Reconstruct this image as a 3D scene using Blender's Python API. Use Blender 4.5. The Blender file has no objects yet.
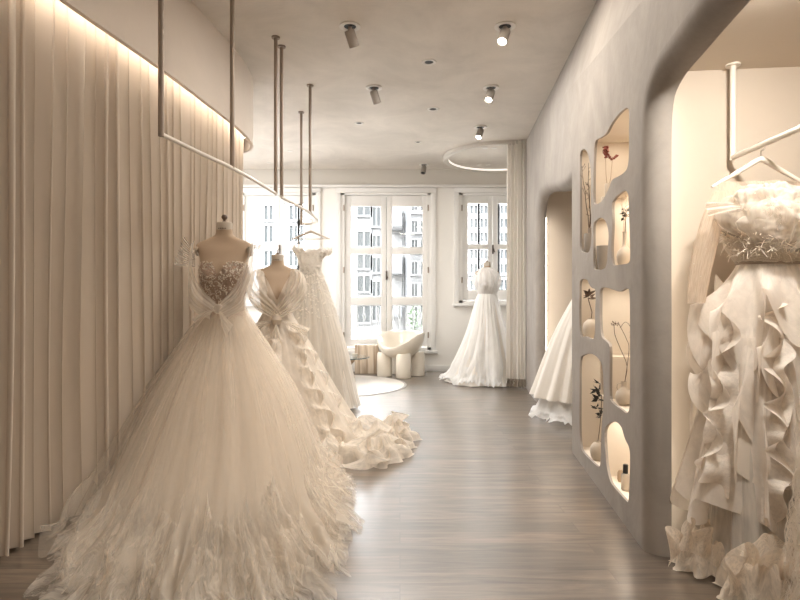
import bpy, math, random
from mathutils import Vector, noise, geometry
sc = bpy.context.scene
COL = sc.collection
PI = math.pi
F, EYE, CEIL = 580.0, 1.10, 3.10
SKY = 52.0
R = random.Random(7)

# ------------------------------------------------------------------ helpers
def XY(px, Z): return (px - 400) / F * Z
def HH(py, Z): return EYE + (300 - py) / F * Z

def mesh(name, verts, faces, m, parent=None, smooth=True, uvs=None, autos=None):
    me = bpy.data.meshes.new(name)
    me.from_pydata([tuple(v) for v in verts], [], faces)
    if uvs is not None:
        l = me.uv_layers.new(name='UVMap')
        for p in me.polygons:
            for li in p.loop_indices:
                l.data[li].uv = uvs[me.loops[li].vertex_index]
    me.materials.append(m)
    me.validate(); me.update()
    if smooth:
        me.polygons.foreach_set('use_smooth', [True] * len(me.polygons))
        if autos: me.set_sharp_from_angle(angle=math.radians(autos))
    o = bpy.data.objects.new(name, me)
    COL.objects.link(o)
    if parent is not None:
        o.parent = parent
        o.matrix_parent_inverse = parent.matrix_basis.inverted()
    return o

def thing(name, label=None, cat=None, loc=(0, 0, 0), group=None, kind=None):
    o = bpy.data.objects.new(name, None); COL.objects.link(o)
    o.empty_display_size = .1
    o.location = loc
    return tag(o, label, cat, group, kind)

def tag(o, label=None, cat=None, group=None, kind=None):
    if label: o['label'] = label
    if cat: o['category'] = cat
    if group: o['group'] = group
    if kind: o['kind'] = kind
    return o

class MB:
    """collects shapes for ONE mesh"""
    def __init__(s): s.v = []; s.f = []
    def add(s, vs, fs):
        n = len(s.v); s.v += [Vector(v) for v in vs]; s.f += [tuple(i + n for i in f) for f in fs]; return s
    def box(s, x0, x1, y0, y1, z0, z1):
        vs = [(x, y, z) for z in (z0, z1) for y in (y0, y1) for x in (x0, x1)]
        return s.add(vs, [(0, 2, 3, 1), (4, 5, 7, 6), (0, 1, 5, 4), (2, 6, 7, 3), (0, 4, 6, 2), (1, 3, 7, 5)])
    def bev(s, x0, x1, y0, y1, z0, z1, b=.004):
        import bmesh
        bm = bmesh.new(); bmesh.ops.create_cube(bm, size=1)
        for v in bm.verts:
            v.co = Vector(((x0 + x1) / 2 + v.co.x * (x1 - x0), (y0 + y1) / 2 + v.co.y * (y1 - y0), (z0 + z1) / 2 + v.co.z * (z1 - z0)))
        bmesh.ops.bevel(bm, geom=bm.edges[:], offset=b, segments=2, profile=.5, affect='EDGES')
        bm.verts.index_update()
        s.add([v.co.copy() for v in bm.verts], [[v.index for v in f.verts] for f in bm.faces]); bm.free(); return s
    def tube(s, pts, rad, n=12, cap=True):
        pts = [Vector(p) for p in pts]; k = len(pts)
        rads = rad if isinstance(rad, (list, tuple)) else [rad] * k
        base = len(s.v); ref = None
        for i, p in enumerate(pts):
            t = (pts[min(i + 1, k - 1)] - pts[max(i - 1, 0)]).normalized()
            if ref is None:
                ref = t.cross(Vector((0, 0, 1)));
                if ref.length < .1: ref = t.cross(Vector((0, 1, 0)))
            ref = (ref - t * ref.dot(t)).normalized(); b = t.cross(ref)
            for j in range(n):
                a = 2 * PI * j / n
                s.v.append(p + (ref * math.cos(a) + b * math.sin(a)) * rads[i])
        for i in range(k - 1):
            for j in range(n):
                a, b2 = base + i * n + j, base + i * n + (j + 1) % n
                s.f.append((a, b2, b2 + n, a + n))
        if cap:
            s.f.append(tuple(base + j for j in reversed(range(n))))
            s.f.append(tuple(base + (k - 1) * n + j for j in range(n)))
        return s
    def lathe(s, prof, c=(0, 0, 0), n=32, cap=True, rot=None, sx=1, sy=1):
        base = len(s.v); c = Vector(c)
        for (r, z) in prof:
            for j in range(n):
                a = 2 * PI * j / n
                p = Vector((r * math.cos(a) * sx, r * math.sin(a) * sy, z))
                if rot is not None: p = rot @ p
                s.v.append(p + c)
        for i in range(len(prof) - 1):
            for j in range(n):
                a, b2 = base + i * n + j, base + i * n + (j + 1) % n
                s.f.append((a, b2, b2 + n, a + n))
        if cap:
            s.f.append(tuple(base + j for j in reversed(range(n))))
            s.f.append(tuple(base + (len(prof) - 1) * n + j for j in range(n)))
        return s
    def out(s, name, m, parent=None, smooth=True, autos=40):
        return mesh(name, s.v, s.f, m, parent, smooth, None, autos)

def grid(name, fn, nu, nv, m, parent=None, closed=False, uvs=(1, 1)):
    """fn(u, v) -> Vector, u, v in 0..1"""
    vs, uv, fs = [], [], []
    cu = nu + 1
    for j in range(nv + 1):
        for i in range(cu):
            u, v = i / nu, j / nv
            vs.append(fn(u % 1.0 if closed else u, v)); uv.append((u * uvs[0], v * uvs[1]))
    for j in range(nv):
        for i in range(nu):
            a = j * cu + i
            fs.append((a, a + 1, a + 1 + cu, a + cu))
    return mesh(name, vs, fs, m, parent, True, uv)

def gridmb(mb, fn, nu, nv):
    vs, fs = [], []; cu = nu + 1
    for j in range(nv + 1):
        for i in range(cu): vs.append(fn(i / nu, j / nv))
    for j in range(nv):
        for i in range(nu):
            a = j * cu + i; fs.append((a, a + 1, a + 1 + cu, a + cu))
    mb.add(vs, fs)

def interp(keys, t):
    """monotone-ish smooth interpolation of rows [t, a, b, ...] (catmull-rom)"""
    n = len(keys)
    if t <= keys[0][0]: return list(keys[0][1:])
    if t >= keys[-1][0]: return list(keys[-1][1:])
    for i in range(n - 1):
        if keys[i][0] <= t <= keys[i + 1][0]: break
    k0, k1, k2, k3 = keys[max(i - 1, 0)], keys[i], keys[i + 1], keys[min(i + 2, n - 1)]
    w = (t - k1[0]) / (k2[0] - k1[0]); h = k2[0] - k1[0]
    r = []
    for c in range(1, len(k1)):
        m1 = (k2[c] - k0[c]) / max(k2[0] - k0[0], 1e-6) * h
        m2 = (k3[c] - k1[c]) / max(k3[0] - k1[0], 1e-6) * h
        a, b = k1[c], k2[c]
        r.append((2 * w**3 - 3 * w**2 + 1) * a + (w**3 - 2 * w**2 + w) * m1 + (-2 * w**3 + 3 * w**2) * b + (w**3 - w**2) * m2)
    return r

def path_at(pts, t):
    return Vector(interp([[i / (len(pts) - 1)] + list(p) for i, p in enumerate(pts)], t))

def nz(*a): return noise.noise(Vector(a if len(a) == 3 else (*a, 0)))
def ridge(x, y, z=0): return 1 - abs(noise.noise(Vector((x, y, z)))) * 2

# ------------------------------------------------------------------ materials
def nodes(name):
    m = bpy.data.materials.new(name); m.use_nodes = True
    nt = m.node_tree; b = nt.nodes['Principled BSDF']
    return m, nt, b
def N(nt, t, **k):
    n = nt.nodes.new(t)
    for a, v in k.items():
        if a in n.inputs.keys(): n.inputs[a].default_value = v
        else: setattr(n, a, v)
    return n
def L(nt, a, b): nt.links.new(a, b)

def simple(name, col, rough=.6, metal=0, spec=.5, bump=0, bscale=40, var=0, vscale=3, coat=0, trans=0):
    m, nt, b = nodes(name)
    b.inputs['Base Color'].default_value = (*col, 1)
    b.inputs['Roughness'].default_value = rough
    b.inputs['Metallic'].default_value = metal
    b.inputs['Specular IOR Level'].default_value = spec
    b.inputs['Coat Weight'].default_value = coat
    b.inputs['Transmission Weight'].default_value = trans
    if bump or var:
        tc = N(nt, 'ShaderNodeTexCoord')
    if var:
        n = N(nt, 'ShaderNodeTexNoise', Scale=vscale, Detail=6.0, Roughness=.62)
        L(nt, tc.outputs['Object'], n.inputs['Vector'])
        r = N(nt, 'ShaderNodeMapRange')
        r.inputs['From Min'].default_value = .3; r.inputs['From Max'].default_value = .7
        r.inputs['To Min'].default_value = 1 - var; r.inputs['To Max'].default_value = 1 + var * .6
        L(nt, n.outputs['Fac'], r.inputs['Value'])
        mx = N(nt, 'ShaderNodeVectorMath', operation='SCALE')
        mx.inputs[0].default_value = col
        L(nt, r.outputs['Result'], mx.inputs['Scale'])
        L(nt, mx.outputs['Vector'], b.inputs['Base Color'])
    if bump:
        n2 = N(nt, 'ShaderNodeTexNoise', Scale=bscale, Detail=4.0)
        L(nt, tc.outputs['Object'], n2.inputs['Vector'])
        bp = N(nt, 'ShaderNodeBump', Strength=bump, Distance=.01)
        L(nt, n2.outputs['Fac'], bp.inputs['Height'])
        L(nt, bp.outputs['Normal'], b.inputs['Normal'])
    return m

def emis(name, col, s):
    m, nt, b = nodes(name)
    b.inputs['Base Color'].default_value = (*col, 1)
    b.inputs['Emission Color'].default_value = (*col, 1)
    b.inputs['Emission Strength'].default_value = s
    return m

def plaster(name, col, var=.12, stretch=(1, 1, 1), scale=2.0):
    m, nt, b = nodes(name)
    tc = N(nt, 'ShaderNodeTexCoord'); mp = N(nt, 'ShaderNodeMapping')
    mp.inputs['Scale'].default_value = stretch
    L(nt, tc.outputs['Object'], mp.inputs['Vector'])
    n = N(nt, 'ShaderNodeTexNoise', Scale=scale, Detail=9.0, Roughness=.66, Distortion=.6)
    L(nt, mp.outputs['Vector'], n.inputs['Vector'])
    r = N(nt, 'ShaderNodeMapRange')
    r.inputs['From Min'].default_value = .32; r.inputs['From Max'].default_value = .68
    r.inputs['To Min'].default_value = 1 - var; r.inputs['To Max'].default_value = 1 + var * .5
    L(nt, n.outputs['Fac'], r.inputs['Value'])
    mx = N(nt, 'ShaderNodeVectorMath', operation='SCALE'); mx.inputs[0].default_value = col
    L(nt, r.outputs['Result'], mx.inputs['Scale']); L(nt, mx.outputs['Vector'], b.inputs['Base Color'])
    b.inputs['Roughness'].default_value = .75; b.inputs['Specular IOR Level'].default_value = .25
    n2 = N(nt, 'ShaderNodeTexNoise', Scale=scale * 6, Detail=6.0)
    L(nt, mp.outputs['Vector'], n2.inputs['Vector'])
    bp = N(nt, 'ShaderNodeBump', Strength=.25, Distance=.01)
    L(nt, n2.outputs['Fac'], bp.inputs['Height']); L(nt, bp.outputs['Normal'], b.inputs['Normal'])
    return m

def cloth(name, col, alpha=1.0, streak=None, tl=.35, a2=None, edge=.0, glitter=0, bump=.3, bscale=(60, 4, 1)):
    """thin fabric: diffuse + translucent, optional see-through weave whose threads run in streaks"""
    m = bpy.data.materials.new(name); m.use_nodes = True
    nt = m.node_tree; nt.nodes.clear()
    o = N(nt, 'ShaderNodeOutputMaterial')
    d = N(nt, 'ShaderNodeBsdfDiffuse'); t = N(nt, 'ShaderNodeBsdfTranslucent')
    d.inputs['Color'].default_value = (*col, 1); t.inputs['Color'].default_value = (*col, 1)
    mx = N(nt, 'ShaderNodeMixShader'); mx.inputs[0].default_value = tl
    L(nt, d.outputs[0], mx.inputs[1]); L(nt, t.outputs[0], mx.inputs[2])
    tc = N(nt, 'ShaderNodeTexCoord'); mp = N(nt, 'ShaderNodeMapping')
    mp.inputs['Scale'].default_value = bscale
    L(nt, tc.outputs['UV'], mp.inputs['Vector'])
    n = N(nt, 'ShaderNodeTexNoise', Scale=1.0, Detail=4.0, Roughness=.6, Distortion=.4)
    L(nt, mp.outputs['Vector'], n.inputs['Vector'])
    bp = N(nt, 'ShaderNodeBump', Strength=bump, Distance=.01)
    L(nt, n.outputs['Fac'], bp.inputs['Height'])
    L(nt, bp.outputs['Normal'], d.inputs['Normal']); L(nt, bp.outputs['Normal'], t.inputs['Normal'])
    last = mx
    if glitter:
        vo = N(nt, 'ShaderNodeTexVoronoi', Scale=90.0); L(nt, tc.outputs['Object'], vo.inputs['Vector'])
        lt = N(nt, 'ShaderNodeMath', operation='LESS_THAN'); lt.inputs[1].default_value = .17
        L(nt, vo.outputs['Distance'], lt.inputs[0])
        gt = N(nt, 'ShaderNodeMath', operation='GREATER_THAN'); gt.inputs[1].default_value = 1 - glitter
        sp = N(nt, 'ShaderNodeSeparateColor'); L(nt, vo.outputs['Color'], sp.inputs[0]); L(nt, sp.outputs[0], gt.inputs[0])
        mu = N(nt, 'ShaderNodeMath', operation='MULTIPLY'); L(nt, lt.outputs[0], mu.inputs[0]); L(nt, gt.outputs[0], mu.inputs[1])
        g = N(nt, 'ShaderNodeBsdfGlossy'); g.inputs['Roughness'].default_value = .45; g.inputs['Color'].default_value = (1, .97, .9, 1)
        m3 = N(nt, 'ShaderNodeMixShader'); L(nt, mu.outputs[0], m3.inputs[0]); L(nt, last.outputs[0], m3.inputs[1]); L(nt, g.outputs[0], m3.inputs[2])
        last = m3
    if alpha < 1:
        r = N(nt, 'ShaderNodeMapRange')
        r.inputs['From Min'].default_value = .38; r.inputs['From Max'].default_value = .62
        r.inputs['To Min'].default_value = alpha; r.inputs['To Max'].default_value = a2 if a2 is not None else alpha
        L(nt, n.outputs['Fac'], r.inputs['Value'])
        fac = r.outputs['Result']
        if edge:
            lw = N(nt, 'ShaderNodeLayerWeight'); lw.inputs['Blend'].default_value = .35
            ma = N(nt, 'ShaderNodeMath', operation='MULTIPLY_ADD'); ma.use_clamp = True
            L(nt, lw.outputs['Facing'], ma.inputs[0]); ma.inputs[1].default_value = edge; L(nt, fac, ma.inputs[2])
            fac = ma.outputs[0]
        tr = N(nt, 'ShaderNodeBsdfTransparent')
        m2 = N(nt, 'ShaderNodeMixShader'); L(nt, fac, m2.inputs[0]); L(nt, tr.outputs[0], m2.inputs[1]); L(nt, last.outputs[0], m2.inputs[2])
        last = m2
    L(nt, last.outputs[0], o.inputs['Surface'])
    return m

def wood_floor():
    m, nt, b = nodes('wood_planks')
    tc = N(nt, 'ShaderNodeTexCoord')
    br = N(nt, 'ShaderNodeTexBrick')
    br.offset = .37; br.offset_frequency = 2
    br.inputs['Scale'].default_value = 1.0
    br.inputs['Mortar Size'].default_value = .0022; br.inputs['Mortar Smooth'].default_value = .2
    br.inputs['Brick Width'].default_value = 1.35; br.inputs['Row Height'].default_value = .125
    br.inputs['Color1'].default_value = (.0, .0, .0, 1); br.inputs['Color2'].default_value = (1, 1, 1, 1)
    br.inputs['Mortar'].default_value = (.5, .5, .5, 1)
    L(nt, tc.outputs['Object'], br.inputs['Vector'])
    mp = N(nt, 'ShaderNodeMapping'); mp.inputs['Scale'].default_value = (1.3, 14, 1)
    L(nt, tc.outputs['Object'], mp.inputs['Vector'])
    # shift the grain plank by plank
    ad = N(nt, 'ShaderNodeVectorMath', operation='MULTIPLY_ADD'); ad.inputs[1].default_value = (7, 3, 9)
    L(nt, br.outputs['Color'], ad.inputs[0]); L(nt, mp.outputs['Vector'], ad.inputs[2])
    n = N(nt, 'ShaderNodeTexNoise', Scale=1.6, Detail=8.0, Roughness=.65, Distortion=.8)
    L(nt, ad.outputs[0], n.inputs['Vector'])
    cr = N(nt, 'ShaderNodeValToRGB')
    e = cr.color_ramp.elements
    e[0].position = .3; e[0].color = (.045, .032, .023, 1)
    e[1].position = .72; e[1].color = (.20, .152, .112, 1)
    L(nt, n.outputs['Fac'], cr.inputs['Fac'])
    mr = N(nt, 'ShaderNodeMapRange'); mr.inputs['To Min'].default_value = .78; mr.inputs['To Max'].default_value = 1.2
    L(nt, br.outputs['Color'], mr.inputs['Value'])
    sc_ = N(nt, 'ShaderNodeVectorMath', operation='SCALE')
    L(nt, cr.outputs['Color'], sc_.inputs[0]); L(nt, mr.outputs['Result'], sc_.inputs['Scale'])
    mm = N(nt, 'ShaderNodeMix', data_type='RGBA'); mm.inputs['B'].default_value = (.07, .05, .038, 1)
    L(nt, br.outputs['Fac'], mm.inputs['Factor']); L(nt, sc_.outputs[0], mm.inputs['A'])
    L(nt, mm.outputs['Result'], b.inputs['Base Color'])
    b.inputs['Roughness'].default_value = .36
    b.inputs['Coat Weight'].default_value = .95; b.inputs['Coat Roughness'].default_value = .24; b.inputs['Coat IOR'].default_value = 1.6
    b.inputs['Specular IOR Level'].default_value = .9
    bp = N(nt, 'ShaderNodeBump', Strength=.25, Distance=.004)
    L(nt, n.outputs['Fac'], bp.inputs['Height']); L(nt, bp.outputs['Normal'], b.inputs['Normal'])
    return m

M = {}
M['floor'] = wood_floor()
M['ceiling'] = plaster('ceiling_plaster', (.70, .65, .59), .13, scale=1.6)
M['plaster'] = plaster('grey_plaster', (.345, .313, .282), .16, stretch=(1, 1.2, 1), scale=2.6)
M['soffit'] = plaster('soffit_plaster', (.77, .69, .61), .05, scale=1.2)
M['cream'] = simple('cream_wall', (.76, .68, .58), .8, bump=.05, var=.03)
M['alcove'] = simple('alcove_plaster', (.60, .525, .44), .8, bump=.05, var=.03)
M['white_wall'] = simple('white_wall', (.84, .82, .78), .7, bump=.04, bscale=60)
M['band'] = simple('band_wall', (.66, .63, .58), .7)
M['white_paint'] = simple('white_paint', (.78, .77, .745), .4)
M['glass'] = None
def glassmat():
    m = bpy.data.materials.new('window_glass'); m.use_nodes = True; nt = m.node_tree; nt.nodes.clear()
    o = N(nt, 'ShaderNodeOutputMaterial'); t = N(nt, 'ShaderNodeBsdfTransparent'); g = N(nt, 'ShaderNodeBsdfGlossy')
    t.inputs['Color'].default_value = (.97, .98, .98, 1); g.inputs['Roughness'].default_value = .02
    f = N(nt, 'ShaderNodeFresnel'); f.inputs['IOR'].default_value = 1.3
    mx = N(nt, 'ShaderNodeMixShader'); L(nt, f.outputs[0], mx.inputs[0]); L(nt, t.outputs[0], mx.inputs[1]); L(nt, g.outputs[0], mx.inputs[2])
    L(nt, mx.outputs[0], o.inputs[0]); return m
M['glass'] = glassmat()
M['rail_dark'] = simple('taupe_metal', (.30, .24, .19), .45, .3)
M['rail_light'] = simple('cream_metal', (.80, .75, .68), .35)
M['hardware'] = simple('dark_hardware', (.12, .1, .085), .4, .6)
M['led'] = emis('warm_led', (1, .90, .76), 4.5)
M['led_curt'] = emis('cove_led', (1, .92, .82), 16.0)
M['led_hot'] = emis('lamp_lens', (1, .93, .82), 14)
M['curtain'] = cloth('beige_curtain', (.73, .65, .56), 1, tl=.14, bump=.06, bscale=(400, 3, 1))
M['curtain2'] = cloth('pale_curtain', (.84, .80, .74), 1, tl=.25, bump=.05, bscale=(200, 3, 1))
M['hem'] = cloth('hem_band', (.50, .44, .37), 1, tl=.1)
M['linen'] = simple('linen_form', (.46, .35, .255), .8, bump=.25, bscale=300)
M['linen_cap'] = simple('linen_cap', (.52, .46, .39), .6)
M['dark_print'] = simple('dark_print', (.10, .07, .05), .7)
M['knob'] = simple('wood_knob', (.14, .09, .06), .35)
M['brass'] = simple('steel_collar', (.45, .40, .34), .3, .9)
M['nude_lace'] = simple('nude_mesh', (.42, .31, .24), .8, bump=.8, bscale=180, var=.25, vscale=60)
M['lace'] = simple('white_lace', (.76, .69, .60), .6)
M['gown_in'] = cloth('ivory_lining', (.78, .71, .63), 1, tl=.25, bump=.15, bscale=(30, 1, 1))
M['tulle1'] = cloth('ivory_tulle', (.84, .77, .68), .13, tl=.5, a2=.27, edge=.16, bscale=(36, .7, 1), bump=.1)
M['tulle2'] = cloth('ivory_tulle_soft', (.88, .82, .74), .28, tl=.4, a2=.42, edge=.4, bscale=(3, 26, 1), bump=.2)
M['heap'] = cloth('tulle_heap', (.88, .82, .74), .03, tl=.45, a2=.60, edge=.22, bscale=(60, 1.4, 1), bump=.2)
M['organza_in'] = cloth('organza_lining', (.74, .66, .57), 1, tl=.3, bump=.5, bscale=(40, 3, 1))
M['organza'] = cloth('organza', (.86, .80, .72), .55, tl=.45, a2=.85, edge=.45, bscale=(6, 3, 1), bump=.15)
M['tulle3'] = cloth('pale_tulle', (.88, .84, .78), .55, tl=.45, a2=.8, edge=.3, bscale=(40, 1.5, 1), bump=.3)
M['lace3'] = cloth('floral_lace', (.88, .84, .78), 1, tl=.3, bump=.6, bscale=(60, 60, 1))
M['satin'] = cloth('white_satin', (.88, .84, .78), 1, tl=.2, bump=.1, bscale=(20, 2, 1))
M['white_tulle'] = cloth('white_tulle', (.97, .97, .96), .8, tl=.45, a2=1.0, edge=.3, bscale=(40, 3, 1))
M['glit'] = cloth('glitter_organza', (.94, .88, .81), .82, tl=.35, a2=.97, edge=.3, glitter=.10, bscale=(14, 6, 1), bump=.2)
M['glit_in'] = cloth('glitter_lining', (.86, .79, .70), 1, tl=.25, glitter=.06, bscale=(30, 4, 1), bump=.3)
M['nude_mesh'] = cloth('nude_sleeve', (.86, .73, .60), .38, tl=.4, a2=.5, edge=.4, glitter=.10)
M['feather'] = cloth('feather', (.90, .84, .76), 1, tl=.35, bump=0)
M['feather_d'] = cloth('taupe_bodice', (.80, .72, .62), 1, tl=.2, bump=.8, bscale=(60, 60, 1))
M['ribbon'] = simple('taupe_ribbon', (.40, .32, .25), .6)
M['hanger'] = simple('white_hanger', (.85, .79, .70), .35, coat=.3)
M['hanger_w'] = simple('pale_hanger', (.62, .54, .46), .5)
M['spot_grey'] = simple('lamp_grey', (.36, .32, .28), .5)
M['spot_ring'] = simple('lamp_ring', (.75, .72, .68), .5)
M['black'] = simple('black_matte', (.012, .011, .01), .6)
M['chair'] = simple('cream_plastic', (.80, .74, .64), .28, coat=.3)
M['rug'] = simple('pale_rug', (.72, .68, .63), .95, bump=.5, bscale=300)
M['rugedge'] = simple('rug_border', (.38, .36, .34), .95)
M['tglass'] = simple('table_glass', (.10, .14, .14), .04, coat=.5, trans=.3)
M['tbase'] = simple('turned_wood', (.36, .25, .16), .5)
M['ceram_g'] = simple('grey_ceramic', (.27, .24, .21), .75, bump=.15, bscale=60)
M['ceram_c'] = simple('cream_ceramic', (.55, .48, .40), .7, bump=.1, bscale=60)
M['twig'] = simple('dry_twig', (.10, .065, .045), .8)
M['stem'] = simple('dry_stem', (.45, .34, .24), .8)
M['redflower'] = simple('red_flower', (.23, .055, .035), .8, bump=.6, bscale=150)
M['darkleaf'] = simple('dark_leaf', (.018, .018, .014), .6)
M['travertine'] = None
def striped():
    m, nt, b = nodes('striped_travertine')
    tc = N(nt, 'ShaderNodeTexCoord'); mp = N(nt, 'ShaderNodeMapping'); mp.inputs['Scale'].default_value = (22, 22, 1.2)
    L(nt, tc.outputs['Object'], mp.inputs['Vector'])
    n = N(nt, 'ShaderNodeTexNoise', Scale=1.0, Detail=5.0, Distortion=.5); L(nt, mp.outputs[0], n.inputs['Vector'])
    cr = N(nt, 'ShaderNodeValToRGB'); e = cr.color_ramp.elements
    e[0].position = .35; e[0].color = (.34, .25, .17, 1); e[1].position = .62; e[1].color = (.68, .58, .46, 1)
    L(nt, n.outputs['Fac'], cr.inputs['Fac']); L(nt, cr.outputs[0], b.inputs['Base Color']); b.inputs['Roughness'].default_value = .5
    return m
M['travertine'] = striped()

# ------------------------------------------------------------------ camera
cd = bpy.data.cameras.new('camera'); cam = bpy.data.objects.new('camera', cd); COL.objects.link(cam)
cam.location = (0, 0, EYE); cam.rotation_euler = (PI / 2, 0, 0)
cd.sensor_width = 36; cd.lens = 36 * F / 800; cd.clip_start = .02; cd.clip_end = 200
sc.camera = cam

# ------------------------------------------------------------------ room shell
ZB = 8.92       # window wall
fl = MB().box(-3.2, 2.8, -1.6, 9.2, -.12, 0).out('floor', M['floor'], smooth=False); tag(fl, kind='structure')
# ceiling with a round dropped ring
ce = MB().box(-3.2, 2.8, -1.6, 9.2, CEIL, CEIL + .15).out('ceiling', M['ceiling'], smooth=False); tag(ce, kind='structure')
rg = MB().lathe([(.745, CEIL + .01), (.745, CEIL - .045), (.80, CEIL - .055), (.82, CEIL - .04), (.82, CEIL + .01)], (1.42, 8.07, 0), 96, cap=False)
rg = rg.out('trim_1', M['band']); tag(rg, kind='structure')
for k, (px, py) in enumerate([(485, 148), (494, 148), (479, 165), (488, 165), (290, 151), (269, 163)]):
    Z = 2.0 * F / (300 - py); x = XY(px, Z)
    b = MB().lathe([(.0, -.006), (.035, -.006), (.04, 0), (.04, .01)], (x, Z, CEIL), 20)
    b.out('ceiling_sensor', M['spot_ring'])
    tag(bpy.data.objects[-1] if False else COL.objects[-1],
        ['small round ceiling fitting inside the ceiling ring, near pair, towards the window side',
         'small round ceiling fitting inside the ceiling ring, near pair, towards the curtain',
         'small round ceiling fitting inside the ceiling ring, far pair, farther from the curtain',
         'small round ceiling fitting inside the ceiling ring, far pair, nearer the curtain',
         'small ceiling fitting beside the dark rail posts above the left window',
         'small ceiling fitting nearest the curved end of the soffit'][k], 'ceiling fitting', 'small round ceiling fittings')

# window wall with three openings
WIN = [dict(x0=-2.26 + .02, x1=-1.40, h0=1.06, h1=2.74, cx=-1.86, lw=.505, sash0=1.13),
       dict(x0=-.94, x1=.51, h0=.36, h1=2.76, lw=.63),
       dict(x0=.88, x1=2.02, h0=1.06, h1=2.76)]
def PX(px): return (px - 400) / F * ZB
def PH(py): return EYE + (300 - py) / F * ZB
W1 = (PX(241), PX(316), PH(303), PH(193))
W2 = (PX(341), PX(431), PH(350), PH(193))
W3 = (PX(459), PX(530), PH(303), PH(193))
wb = MB()
zt = .25
xs = [-3.2, W1[0], W1[1], W2[0], W2[1], W3[0], W3[1], 2.8]
for a, b in ((0, 1), (2, 3), (4, 5), (6, 7)): wb.box(xs[a], xs[b], ZB, ZB + zt, 0, CEIL)
for w in (W1, W2, W3):
    wb.box(w[0], w[1], ZB, ZB + zt, 0, w[2]); wb.box(w[0], w[1], ZB, ZB + zt, w[3], CEIL)
wb = wb.out('wall_back', M['white_wall'], smooth=False); tag(wb, kind='structure')
t = MB().box(-3.2, 2.8, ZB - .05, ZB, PH(185), CEIL).out('trim_2', M['band'], smooth=False); tag(t, kind='structure')
t = MB().bev(-3.2, 2.8, ZB - .10, ZB, PH(188), PH(185.6), .006).out('trim_3', M['white_paint'], autos=30); tag(t, kind='structure')
t = MB().bev(-3.2, 2.8, ZB - .018, ZB, 0, .10, .004).out('baseboard_back', M['white_paint'], autos=30); tag(t, kind='structure')

def window(n, W, pane_px, rows, hinge_y, stool=True, latch=None):
    x0, x1, h0, h1 = W
    r = thing('window_%d' % n, kind='structure', loc=((x0 + x1) / 2, ZB, h0))
    # architrave
    a = MB(); t = .075
    a.bev(x0 - t, x0, ZB - .03, ZB, h0 - .02, h1 + t); a.bev(x1, x1 + t, ZB - .03, ZB, h0 - .02, h1 + t)
    a.bev(x0 - t, x1 + t, ZB - .035, ZB, h1, h1 + t)
    a.bev(x0 - t - .02, x1 + t + .02, ZB - .07, ZB + .02, h0 - .05, h0, .006)
    a.out('window_frame', M['white_paint'], r, autos=30)
    # lining + outer frame
    f = MB(); g = .055; yd = ZB + .05
    f.box(x0, x0 + g, ZB - .01, yd + .09, h0, h1); f.box(x1 - g, x1, ZB - .01, yd + .09, h0, h1)
    f.box(x0, x1, ZB - .01, yd + .09, h1 - g * .6, h1); f.box(x0, x1, ZB - .01, yd + .09, h0, h0 + .04)
    f.out('window_lining', M['white_paint'], r, smooth=False)
    mid = (pane_px[0][1] + pane_px[1][0]) / 2
    edges = [(x0 + g, PX(mid) - .003), (PX(mid) + .003, x1 - g)]
    for (sx0, sx1), (p0, p1) in zip(edges, pane_px):
        s = MB(); q0, q1 = PX(p0), PX(p1)
        y0, y1 = ZB + .02, ZB + .065
        s.bev(sx0, q0, y0, y1, h0 + .045, h1 - g * .6 - .004); s.bev(q1, sx1, y0, y1, h0 + .045, h1 - g * .6 - .004)
        hs = [h1 - g * .6 - .004] + [PH(v) for rr in rows for v in rr] + [h0 + .045]
        for k in range(0, len(hs), 2): s.bev(q0 - .002, q1 + .002, y0 + .002, y1 - .002, hs[k + 1], hs[k], .003)
        so = s.out('sash', M['white_paint'], r, autos=30)
        gl = MB()
        for rr in rows: gl.box(q0, q1, ZB + .04, ZB + .046, PH(rr[1]), PH(rr[0]))
        gl.out('pane', M['glass'], so, smooth=False)
    # latch on the meeting stile
    if latch:
        l = MB(); lx, ly = PX(mid), PH(latch)
        l.bev(lx - .012, lx + .012, ZB + .0, ZB + .02, ly - .09, ly + .05, .003)
        l.tube([(lx, ZB, ly), (lx, ZB - .035, ly), (lx + .02, ZB - .04, ly - .07)], .008, 8)
        l.out('latch', M['hardware'], r)
    for side in (x0 + g * .8, x1 - g * .8):
        for hy in hinge_y:
            MB().tube([(side, ZB - .015, PH(hy) - .045), (side, ZB - .015, PH(hy) + .045)], .010, 8).out('hinge', M['rail_dark'], r)
    return r
R2 = [(206, 247), (254, 297), (305, 339)]
window(2, W2, [(351, 381), (392, 422.5)], R2, (208, 270, 335), latch=274)
window(1, W1, [(252, 275), (284, 305)], [(203, 244), (249, 290)], (208, 280), latch=248)
window(3, W3, [(468, 488), (498, 519)], [(203, 244), (249, 290)], (208, 280), latch=248)

# left: soffit over the curtain, curved at its far end
soff = [(-1.95, -1.6), (-1.80, .2), (-1.70, 1.4), (-1.61, 2.2), (-1.565, 2.71), (-1.44, 3.51), (-1.36, 4.2), (-1.31, 4.75), (-1.315, 5.1), (-1.36, 5.36), (-1.50, 5.56), (-1.75, 5.68), (-3.2, 5.75)]
def soffit():
    n = 80; top = CEIL; bot = 2.5
    P = [path_at([(x, y, 0) for x, y in soff], i / n) for i in range(n + 1)]
    vs = []; fs = []
    for p in P: vs += [(p.x, p.y, top), (p.x, p.y, bot), (p.x - .03, p.y - .0, bot), (-3.2, min(p.y, 6.1), 2.85) if False else (p.x - .03, p.y, top)]
    for i in range(n):
        a = i * 4
        fs += [(a, a + 1, a + 5, a + 4), (a + 1, a + 2, a + 6, a + 5), (a + 2, a + 3, a + 7, a + 6)]
    return mesh('trim_4', vs, fs, M['soffit'], None, True, None, 40), P
so, SP = soffit(); tag(so, kind='structure')
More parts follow.
